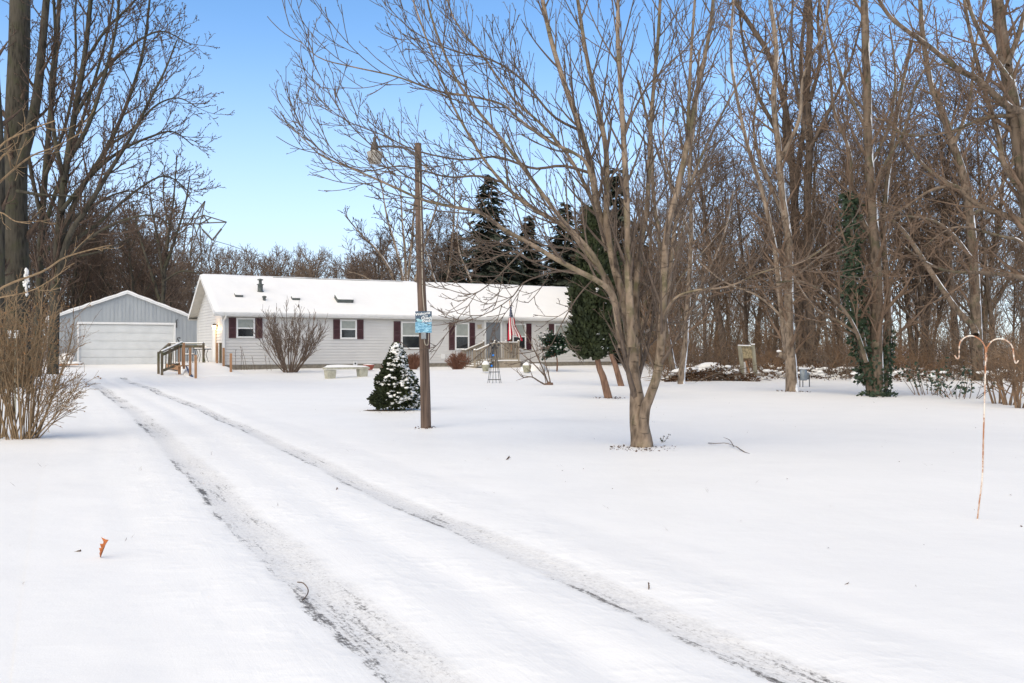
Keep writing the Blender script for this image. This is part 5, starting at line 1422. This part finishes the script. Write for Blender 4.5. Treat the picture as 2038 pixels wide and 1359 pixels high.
# ------------------------------------------------------------------ shrubs and evergreens of the yard
def crown_leaves(rg, c, prof, n_, size, up=.6, inner=.72, thin=.4, jit=.12, lump=.16, seed=0, flat=1.0):
    """prof(t)->radius for t in 0..1 over height prof.h; leaf sprays through the outer shell"""
    it = []
    while len(it) < n_:
        t = rg.random(); r_ = prof(t)
        if rg.random() > r_ / prof.rmax + .1: continue
        a = rg.uniform(0, 2 * PI); o_ = V((math.cos(a), math.sin(a) * flat, 0))
        l_ = 1 + lump * 2 * mnoise.noise(V((o_.x * 2.3 + seed, o_.y * 2.3, t * 5.5)))
        k_ = inner + (1.05 - inner) * rg.random() ** .6
        p_ = c + o_ * (r_ * l_ * k_) + UP * (t * prof.h) + rv(rg) * jit * .4
        d_ = (o_ * (1 - up) + UP * up + rv(rg) * .55).normalized() * size * rg.uniform(.6, 1.35)
        w_ = d_.cross(o_ + rv(rg) * .7 + V((.01, .02, .03))).normalized() * d_.length * thin
        it.append((p_, d_, w_))
    return it
class Prof:
    def __init__(s, pts, h): s.p = pts; s.h = h; s.rmax = max(r for _, r in pts)
    def __call__(s, t):
        for (a, ra), (b, rb) in zip(s.p, s.p[1:]):
            if t <= b: return ra + (rb - ra) * (t - a) / max(b - a, 1e-6)
        return s.p[-1][1]

# dwarf conifer loaded with snow
q = GP(788, 816); rg = random.Random(3)
dc = thing('dwarf_conifer', q, 'small dense cone shaped evergreen crusted with snow left of the lamp pole', 'conifer')
pf = Prof([(0, .40), (.12, .515), (.3, .465), (.55, .33), (.8, .18), (.93, .085), (1, .02)], 1.50)
mb = MB(); mb.tube([q - UP * .1, q + UP * 1.3], [.05, .02], 7); mb.build('trunk', M['bark_left'], dc, True)
mb = MB(); mb.lathe(q, [(.30, .08), (.40, .2), (.36, .45), (.26, .8), (.13, 1.18), (.03, 1.42)], 14); core = mb.build('inner_foliage', M['spruce'], dc, True)
leaf_mesh('crown', crown_leaves(rg, q + UP * .05, pf, 9000, .075, .25, .66, .34, .05, .14, 1), M['arbor'], dc)
mb = MB(); cnt = 0
while cnt < 820:
    t = rg.random() ** .9; a = rg.uniform(0, 2 * PI); o_ = V((math.cos(a), math.sin(a), 0))
    if mnoise.noise(V((o_.x * 2.6, o_.y * 2.6, t * 6))) + .75 * o_.x + (.9 if t > .85 else 0) - .25 + rg.uniform(-.5, .5) < -.12: continue
    r_ = pf(t) * (1.0 + .28 * mnoise.noise(V((o_.x * 2.3 + 1, o_.y * 2.3, t * 5.5)))); s_ = rg.uniform(.016, .048)
    mb.blob(q + o_ * r_ + UP * (.07 + t * 1.5), (s_ * 1.35, s_ * 1.35, s_ * .75), cnt, 7, 5, .35); cnt += 1
mb.blob(q + UP * 1.5, (.10, .10, .09), 4, 10, 7, .2)
o = mb.build('snow_clump', M['roof_snow'], dc, True); tag(o, kind='stuff')
mb = MB(); mb.blob(q + V((-.25, -.12, -.02)), (.62, .28, .035), 6, 18, 5, .35); o = mb.build('bare_soil', M['soil']); tag(o, kind='structure')

# arborvitae pair
def arbor(label, px, yb, topx, pts, h, zc, n_, seed, lean, snow):
    q = GP(px, yb); rg = random.Random(seed)
    t = thing('arborvitae', q, label, 'arborvitae'); s_ = q.y / F
    c = q + V(((topx - px) * s_, 0, zc))
    mb = MB(); mb.tube(resample([q - UP * .12, q + V(((topx - px) * s_ * .36, 0, zc * .5)), q + V(((topx - px) * s_ * .72, 0, zc * 1.05)), c + UP * h * .5, c + UP * h * .95], 20), [.13 - .005 * i for i in range(20)], 10); mb.build('trunk', M['arb_bark'], t, True)
    pf = Prof(pts, h)
    leaf_mesh('crown', crown_leaves(rg, c, pf, n_, .15, .60, .62, .27, .22, .27, seed), M['arbor'], t)
    mb = MB()
    for i in range(snow):
        tt = rg.random(); a = rg.uniform(-1.5, 1.0); o_ = V((math.cos(a), math.sin(a), 0)); z_ = rg.uniform(.02, .05)
        mb.blob(c + o_ * (pf(tt) * rg.uniform(.9, 1.05)) + UP * (tt * h), (z_ * 1.5, z_ * 1.5, z_), i, 6, 4, .3)
    o = mb.build('snow_clump', M['roof_snow'], t, True); tag(o, kind='stuff')
    return t
M['arb_bark'] = bark_mat('reddish_bark', (.21, .125, .085), (.10, .058, .042), .15, 16, .7)
arbor('tall green arborvitae on a leaning reddish trunk left of the maple', 1213, 792, 1179, [(0, .2), (.06, .48), (.2, .58), (.45, .51), (.7, .32), (.88, .14), (1, .03)], 4.4, 1.18, 14000, 1, 0, 40)
arbor('arborvitae behind the leaning one, its trunk and snowy side close to the maple', 1238, 768, 1204, [(0, .25), (.06, .55), (.25, .68), (.5, .58), (.75, .36), (.9, .16), (1, .03)], 4.7, 1.45, 11000, 2, 0, 90)

# bare stems: many stemmed shrubs
def stems(rg, q, n_, L, spread, r0, r1, nseg=8, trop=.07, base=.22, wander=.06, bias=V((0, 0, 0)), flat=1.0):
    out = []
    for i in range(n_):
        a = 2 * PI * (i + rg.random()) / n_; s_ = spread * rg.random() ** .55
        d_ = V((math.cos(a) * s_, math.sin(a) * s_ * flat, 1)) + bias; rr_ = base * rg.random() ** .5
        out.append(grow(rg, q + V((math.cos(a) * rr_, math.sin(a) * rr_, -.06)), d_, L * rg.uniform(.62, 1.1), r0 * rg.uniform(.7, 1.25), r1, nseg, wander, trop))
    return out
q = GP(577, 741); rg = random.Random(8)
vs_ = thing('bare_shrub', q, 'big vase shaped bare shrub in front of the two left windows', 'shrub')
st_ = stems(rg, q, 36, 3.0, 1.3, .032, .010, 10, .085, .30, .07)
k1 = [c for b in st_ for c in kids(rg, b, 7, .3, 1, 24, .85, 6, .7, .008, 9, .05, .10, .35)]
k2 = [c for b in k1 for c in kids(rg, b, 4, .2, 1, 26, .38, 4, .8, .0075, 9, .05, .12, .2)]
part('stems', 'shrub_twig', vs_, (st_, 6)); part('twigs', 'shrub_twig', vs_, (k1, 4), (k2, 3))
# tan shrub at the left
q = GP(44, 873); rg = random.Random(18)
fs = thing('tan_shrub', q, 'large tan many stemmed shrub with withered leaf tips at the left foreground', 'shrub')
st_ = stems(rg, q, 28, 2.3, .36, .014, .005, 10, .03, .22, .07) + stems(rg, q + V((.1, 0, 0)), 8, 1.35, .4, .012, .004, 10, .015, .1, .06, V((.75, 0, 0))) + stems(rg, q + V((-.5, .2, 0)), 16, 2.5, .36, .014, .005, 10, .03, .3, .07)
k1 = [c for b in st_ for c in kids(rg, b, 11, .3, 1, 36, .55, 6, .6, .0035, 9, .03, .14, .35)]
k2 = [c for b in k1 for c in kids(rg, b, 4, .2, 1, 40, .16, 3, .8, .003, 9, .03, .12, .2)]
part('stems', 'forsythia', fs, (st_, 6)); part('twigs', 'forsythia', fs, (k1, 4), (k2, 3))
it = []
for b in k1 + k2:
    if rg.random() < .6:
        p_, T_, r_ = at(b, rg.uniform(.5, 1)); d_ = (T_ + rv(rg)).normalized() * rg.uniform(.018, .042); it.append((p_, d_, d_.cross(rv(rg)).normalized() * d_.length * .35))
leaf_mesh('leaves', it, plain('withered_tan_leaf', (.28, .13, .045), (.20, .115, .06), .8, 10), fs)
# clipped reddish shrubs by the wall
def clipped(px, yb, Y, rx, h, seed, label):
    q = P(px, yb, Y); q.z = max(q.z, gh(q.x, q.y)); rg = random.Random(seed); t = thing('clipped_shrub', q, label, 'shrub')
    st_ = []
    for i in range(150):
        a = rg.uniform(0, 2 * PI); s_ = rg.random() ** .5; e = V((math.cos(a) * rx * s_, math.sin(a) * rx * s_, h * (1 - .45 * s_ ** 3) * rg.uniform(.75, 1.0)))
        p0 = q + V((math.cos(a), math.sin(a), 0)) * (rx * .35 * s_) - UP * .05; pts = resample([p0, p0.lerp(q + e, .5) + rv(rg) * .06, q + e + rv(rg) * .03], 6); st_.append((pts, [.013 - .0016 * j for j in range(6)]))
    k1 = [c for b in st_ for c in kids(rg, b, 7, .3, 1, 38, .22, 4, .7, .0065, 9, .04, .15, .2)]
    part('stems', 'hedge', t, (st_, 4), (k1, 3))
    it = []
    for b in k1:
        p_, T_, r_ = at(b, rg.uniform(.4, 1)); d_ = (T_ + rv(rg)).normalized() * rg.uniform(.03, .06); it.append((p_, d_, d_.cross(rv(rg)).normalized() * d_.length * .4))
    leaf_mesh('leaves', it, M['hedge'], t)
clipped(911, 740, 49.5, .66, .92, 4, 'rounded reddish brown clipped shrub left of the porch steps')
clipped(823, 738, 50.5, .48, .86, 6, 'reddish brown clipped shrub peeping out behind the snowy dwarf conifer')
# little broadleaf evergreen beside the porch
q = P(1108, 738, 46.5); q.z = gh(q.x, q.y); rg = random.Random(12)
hl = thing('holly_tree', q, 'small broadleaf evergreen on a thin stem with snow on its leaves', 'small tree')
mb = MB(); mb.tube(resample([q - UP * .1, q + V((.03, 0, .5)), q + V((-.08, 0, 1.1)), q + V((-.22, 0, 1.8))], 10), [.05, .045, .04, .038, .035, .03, .026, .022, .018, .012], 7); mb.build('trunk', M['arb_bark'], hl, True)
it = []; br_ = []; mbs = MB()
for i in range(110):
    a = rg.uniform(0, 2 * PI); p0 = q + V((-.1, 0, rg.uniform(.75, 1.75))); d_ = V((math.cos(a), math.sin(a), rg.uniform(-.15, .7)))
    b = grow(rg, p0, d_, rg.uniform(.45, .95), .014, .006, 6, .12, .02); br_.append(b)
    for j in range(22):
        p_, T_, r_ = at(b, rg.uniform(.35, 1)); o_ = rv(rg); d2 = (T_ * .6 + o_ - UP * .25).normalized() * rg.uniform(.12, .2)
        it.append((p_, d2, d2.cross(UP + rv(rg) * .4).normalized() * d2.length * .28))
    if rg.random() < .9:
        p_, T_, r_ = at(b, rg.uniform(.5, 1)); z_ = rg.uniform(.02, .045); mbs.blob(p_ + UP * .05, (z_ * 1.6, z_ * 1.3, z_ * .6), i, 7, 5, .3)
part('branches', 'arb_bark', hl, (br_, 5)); leaf_mesh('leaves', it, M['holly'], hl)
o = mbs.build('snow_clump', M['roof_snow'], hl, True); tag(o, kind='stuff')
# cut back stump with long whips, near the porch
q = GP(1092, 766); Yq = q.y; rg = random.Random(14)
cs = thing('coppiced_shrub', q, 'cut back shrub stump with a few long thin whips leaning left', 'shrub')
wl_ = [limb(p, Yq + a, Yq + b, w0, w1, len(p) * 4) for p, a, b, w0, w1 in [([(1093, 769), (1088, 755), (1080, 733), (1068, 705), (1050, 670)], 0, .4, 4.5, 1), ([(1097, 769), (1094, 755), (1089, 735), (1080, 700), (1074, 680)], 0, -.2, 4, 1), ([(1092, 769), (1075, 760), (1058, 750), (1042, 751), (1032, 742), (1028, 735)], 0, -.5, 4, .9), ([(1060, 750), (1055, 735), (1054, 722)], -.3, -.4, 2, .8), ([(1086, 750), (1060, 722), (1040, 705), (1030, 690)], .1, 1, 3, .8), ([(1080, 733), (1060, 690), (1045, 660), (1038, 640)], .3, .8, 2.5, .8), ([(1087, 766), (1083, 745), (1078, 735)], 0, 0, 2, .8), ([(1084, 742), (1072, 712), (1070, 690), (1062, 672)], .2, .2, 2.4, .8)]]
k1 = [c for b in wl_ for c in kids(rg, b, 5, .3, 1, 30, .4, 5, .7, .005, 9, .05, .1, .2)]
part('stems', 'shrub_twig', cs, (wl_, 6), (k1, 4))
mb = MB()
for dx, dy, h_ in ((0, 0, .16), (.12, .05, .12), (-.1, .02, .10)): mb.lathe(q + V((dx, dy, -.05)), [(.06, 0), (.05, h_), (.04, h_ + .02)], 8)
mb.build('stump', M['arb_bark'], cs, True)
# withered stalks by the wall
rg = random.Random(25); q = G(488, 47, 0); ds = []
for px, L_ in ((470, 1.1), (480, .9), (486, 1.3), (492, 1.25), (508, .8), (540, .7), (532, .9)): ds.append(grow(rg, G(px, 47.2, -.03), (rg.uniform(-.25, .05), 0, 1), L_, .012, .008, 6, .05, 0))
t = thing('dead_stalks', q, 'thin withered flower stalks against the siding left of the big bare shrub', 'plant')
part('stalks', 'shrub_twig', t, (ds + [c for b in ds for c in kids(rg, b, 3, .5, 1, 40, .2, 3, .8, .007)], 4))

# right edge: leafy low shrub and slim bare shrubs
rg = random.Random(31); q = GP(1908, 792)
t = thing('leafy_shrub', q, 'low dark leafy evergreen shrub at the edge of the woods behind the shepherd hook', 'shrub')
st_ = stems(rg, q, 18, .9, 1.3, .012, .005, 7, .0, .5, .12) + stems(rg, q + V((0, 1.8, 0)), 20, 1.3, .9, .012, .005, 7, .02, .5, .12)
it = []
for b in st_:
    for j in range(9):
        p_, T_, r_ = at(b, rg.uniform(.3, 1)); d_ = (T_ * .3 + rv(rg)).normalized() * rg.uniform(.06, .13); it.append((p_, d_, d_.cross(rv(rg)).normalized() * d_.length * .38))
part('stems', 'brush', t, (st_, 4)); leaf_mesh('leaves', it, M['holly'], t)
for i, (px, py, lab) in enumerate(((1983, 803, 'slim bare brown shrub right of the shepherd hook pole'), (2008, 806, 'three stemmed bare shrub near the right edge behind the shepherd hook'), (2030, 812, 'bare orange brown shrub touching the right edge of the photo'))):
    q = GP(px, py); t = thing('bare_shrub', q, lab, 'shrub')
    st_ = stems(rg, q, 4 + i * 2, 1.9, .5, .03, .007, 8, .03, .12, .10); k1 = [c for b in st_ for c in kids(rg, b, 10, .25, 1, 42, .7, 5, .6, .005, 9, .0, .14, .3)]; k2 = [c for b in k1 for c in kids(rg, b, 4, .2, 1, 42, .3, 4, .8, .0045, 9, 0, .14, .2)]
    part('stems', 'brush', t, (st_, 6)); part('twigs', 'brush', t, (k1, 4), (k2, 3))

# ------------------------------------------------------------------ undergrowth of the woods, one tangled mass each side
def thicket(name, regs, seed, mat, label):
    rg = random.Random(seed); a1_, b1_ = [], []
    for (pa, pb_, ya, yb_, cnt, la, lb) in regs:
        for i in range(cnt):
            Y = ya + (yb_ - ya) * rg.random() ** 1.2; p0 = G(rg.uniform(pa, pb_), Y, -.03); L_ = rg.uniform(la, lb) * (.75 + 1.1 * mnoise.noise(V((p0.x * .22, p0.y * .3, 8))))
            if L_ < .5: continue
            b = grow(rg, p0, (rg.gauss(0, .38), rg.gauss(0, .38), 1), L_, .013, .008, 6, .12, -.045); a1_.append(b)
            b1_ += kids(rg, b, 4, .25, 1, 42, L_ * .45, 5, .8, .0075, 9, -.03, .16, .3)
    v, q = cat([tubes(a1_, 3), tubes(b1_, 3)]); o = mesh_np(name, v, q, M[mat]); tag(o, label, 'undergrowth', kind='stuff')
thicket('undergrowth', [(1290, 1700, 42, 60, 1100, .9, 3.8), (1640, 2330, 38.5, 56, 2200, .8, 3.6), (1560, 2330, 56, 80, 800, 1.8, 4.6), (1240, 1560, 56, 80, 620, 2.2, 5.5)], 1, 'brush', 'tangled brown undergrowth filling the woods on the right')
thicket('undergrowth', [(-260, 140, 52, 62, 700, 1.5, 3.6), (-260, 395, 70, 90, 700, 3.0, 7.0)], 2, 'far_twig', 'dark tangled brush behind and beside the grey garage')
# leaves and snow lumps at the foot of the woods
rg = random.Random(44); it = []; sn = MB()
for i in range(5200):
    px = rg.uniform(1370, 2120); e = 1 if px < 1700 else 0
    Y = (40.5 if e else 37.5) + rg.random() ** 1.5 * 9
    x = (px - CX) / F * Y
    if mnoise.noise(V((x * .5, Y * .5, 4))) < -.12: continue
    p_ = G(px, Y, rg.random() ** 2 * .75); d_ = rv(rg).normalized() * rg.uniform(.07, .15); it.append((p_, d_, d_.cross(rv(rg)).normalized() * d_.length * .4))
    if i % 9 == 0:
        z_ = rg.uniform(.04, .13); sn.blob(G(px, Y, rg.uniform(.0, .5)), (z_ * 1.7, z_ * 1.5, z_ * .6), i, 7, 5, .4)
o = leaf_mesh('ground_cover', it, M['leaf_dark'], None); tag(o, 'dead brown leaves and low plants along the foot of the woods', 'ground cover', kind='stuff')
o = sn.build('ground_snow', M['roof_snow'], None, True); tag(o, 'lumps of snow caught on low plants along the foot of the woods', 'snow', kind='stuff')
# brush heap capped with snow
q = GP(1422, 759); q.y += 1; q.z = gh(q.x, q.y); rg = random.Random(46)
t = thing('brush_heap', q, 'snow capped heap of brush and dead leaves left of the grey wooden stand', 'brush pile')
sk = [grow(rg, q + V((rg.uniform(-2.0, 2.0), rg.uniform(-.6, .6), rg.uniform(0, .35))), (rg.uniform(-1, 1), rg.uniform(-.5, .5), rg.uniform(-.15, .35)), rg.uniform(.6, 1.9), .022, .008, 5, .1, -.04) for _ in range(110)]
part('sticks', 'brush', t, (sk, 5))
it = []
for _ in range(1600):
    x = rg.uniform(-2.0, 2.0); hh_ = .62 * (1 - (x / 2.1) ** 2) + .12 * math.sin(x * 4); p_ = q + V((x, rg.uniform(-.7, .3), rg.random() * hh_)); d_ = rv(rg).normalized() * rg.uniform(.06, .14); it.append((p_, d_, d_.cross(rv(rg)).normalized() * d_.length * .42))
leaf_mesh('leaves', it, M['leaf_dark'], t)
mb = MB()
for i in range(60):
    x = rg.uniform(-2.0, 2.0); hh_ = .62 * (1 - (x / 2.1) ** 2) + .12 * math.sin(x * 4); z_ = rg.uniform(.06, .16); mb.blob(q + V((x, rg.uniform(-.35, .45), hh_ + .02 + rg.uniform(-.25, .02))), (z_ * 2, z_ * 1.6, z_ * .65), i, 8, 6, .35)
mb.blob(q + V((0.1, .2, .6)), (.6, .5, .18), 9, 14, 8, .25); mb.build('snow_cap', M['roof_snow'], t, True)

# ------------------------------------------------------------------ bits lying on the snow
def oak_leaf(name, q, L, lean, rz, label, mat):
    """lobed leaf, curled, stuck upright by its stalk"""
    hw_ = [.02, .05, .10, .08, .18, .09, .22, .11, .12, .30, .10, .0]
    zs_ = [0, .08, .18, .26, .38, .47, .58, .68, .78, .86, .93, 1.0]
    vs, fs = [], []; k = len(hw_)
    for i in range(k):
        z = zs_[i] * L; bend = .22 * L * zs_[i] ** 2
        for s_ in (-1, -.5, 0, .5, 1):
            x = s_ * hw_[i] * L; y = bend - .9 * abs(s_) * hw_[i] * L * .7
            vs.append((x, y, z + .18 * L * hw_[i] * abs(s_) * 2))
    Mx = Matrix.Translation(q) @ Matrix.Rotation(rz, 4, 'Z') @ Matrix.Rotation(lean, 4, 'Y')
    vs = [Mx @ V(v) for v in vs]
    for i in range(k - 1):
        for j in range(4): fs.append((i * 5 + j, i * 5 + j + 1, i * 5 + 5 + j + 1, i * 5 + 5 + j))
    mb = MB(); mb.add(vs, fs); mb.tube([Mx @ V((0, 0, -.3 * L)), Mx @ V((0, 0, .1 * L)), Mx @ V((0, .2 * L * .6, .75 * L))], [.004, .003, .0015], 5)
    o = mb.build(name, M[mat], None, True); s_ = o.modifiers.new('thickness', 'SOLIDIFY'); s_.thickness = .0012; tag(o, label, 'leaf')
oak_leaf('oak_leaf', GP(200, 1110), .155, R(28), R(-50), 'orange brown lobed leaf standing upright in the snow at lower left', 'oak_leaf')
oak_leaf('dead_leaf', GP(1007, 915), .085, R(60), R(40), 'small curled dark leaf lying on the snow left of the maple foot', 'leaf_dark')
oak_leaf('dead_leaf', GP(1678, 1165), .05, R(84), R(20), 'tiny dark curled leaf on the bare snow at lower right', 'leaf_dark')
oak_leaf('dead_leaf', GP(1291, 1175), .05, R(35), R(70), 'small dark leaf standing beside the right tyre track', 'leaf_dark')
oak_leaf('dead_leaf', GP(150, 1098), .04, R(80), R(10), 'tiny dark leaf on the snow left of the orange leaf', 'leaf_dark')
oak_leaf('dead_leaf', GP(668, 977), .04, R(30), R(10), 'tiny dark leaf on the snow between the two tyre tracks', 'leaf_dark')
rg = random.Random(52)
ft_ = [[GP(1410, 883, .012), GP(1425, 887, .035), GP(1445, 887, .04), GP(1465, 893, .03), GP(1485, 902, .008)], [GP(1460, 892, .03), GP(1452, 882, .05), GP(1440, 878, .06)], [GP(1466, 893, .03), GP(1480, 900, .01), GP(1492, 903, .005)]]
ft_ = [(resample(p, 10), [.0075 - .0006 * i for i in range(10)]) for p in ft_]
v, q_ = tubes(ft_, 6); o = mesh_np('fallen_twig', v, q_, M['shrub_twig']); tag(o, 'thin forked fallen twig on the snow right of the maple foot', 'twig')
ft_ = [(resample([GP(592, 1168, .03), GP(604, 1172, .035), GP(613, 1184, .035), GP(611, 1194, .03), GP(602, 1203, .025)], 14), [.0038] * 14)]
v, q_ = tubes(ft_, 6); o = mesh_np('fallen_twig', v, q_, M['shrub_twig']); tag(o, 'short curved dark twig lying in the left tyre track', 'twig')
# small sprout by the maple
q = GP(1318, 880); sp_ = thing('sprout', q, 'small leafy sprout growing out of the snow just right of the maple foot', 'plant')
st_ = [grow(rg, q - UP * .02, d_, L_, .004, .002, 6, .08, .05) for d_, L_ in (((.1, 0, 1), .14), ((.8, 0, .7), .2), ((-.2, 0, .5), .1))]
part('stems', 'arb_bark', sp_, (st_, 4)); it = []
for b in st_:
    for j in range(12): p_, T_, r_ = at(b, (j + .5) / 12); d_ = (rv(rg) + UP * .2).normalized() * .03; it.append((p_, d_, d_.cross(rv(rg)).normalized() * .009))
leaf_mesh('leaves', it, M['ivy'], sp_)
# scattered litter: crumbs of leaf, round the maple and pole and over the lawn
it = []
def crumb(p_, s_):
    d_ = V((rg.uniform(-1, 1), rg.uniform(-1, 1), rg.uniform(.0, .5))).normalized() * s_; it.append((p_, d_, d_.cross(UP + rv(rg) * .5).normalized() * s_ * .4))
for c_, R_, n_, s_ in ((GP(1278, 891), .52, 150, .04), (GP(848, 851), .26, 60, .04), (GP(1213, 792), .5, 60, .06), (GP(1577, 779), .6, 60, .07), (GP(788, 817), .8, 60, .035)):
    for _ in range(n_):
        a = rg.uniform(0, 2 * PI); r_ = R_ * rg.random() ** .7; x, y = c_.x + math.cos(a) * r_, c_.y + math.sin(a) * r_ - R_ * .25; crumb(V((x, y, gh(x, y) + .006)), s_ * rg.uniform(.4, 1.2))
for _ in range(170):
    Y = 3.2 + 24 * rg.random() ** 1.5; px = rg.uniform(-60, 2100); x = (px - CX) / F * Y
    if abs(lateral(x, Y)) < HALF: continue
    crumb(V((x, Y, gh(x, Y) + .004)), rg.uniform(.008, .028))
for px, py in ((32, 972), (278, 935), (1416, 984), (38, 1162), (420, 905), (255, 1075), (560, 1010), (1205, 1010), (1330, 1060), (1640, 905), (1505, 960), (1760, 880), (1120, 930), (980, 980), (1850, 930), (700, 900), (90, 930)):
    for k_ in range(2):
        p_ = GP(px + rg.uniform(-8, 8), py + rg.uniform(-4, 4), .0); d_ = V((rg.uniform(-1, 1), rg.uniform(-.6, .6), rg.uniform(.15, .8))).normalized() * rg.uniform(.04, .11); it.append((p_, d_, d_.cross(UP).normalized() * .0022))
o = leaf_mesh('leaf_litter', it, M['leaf_dark'], None); tag(o, 'crumbs of dead leaf scattered over the snow', 'leaf litter', kind='stuff')
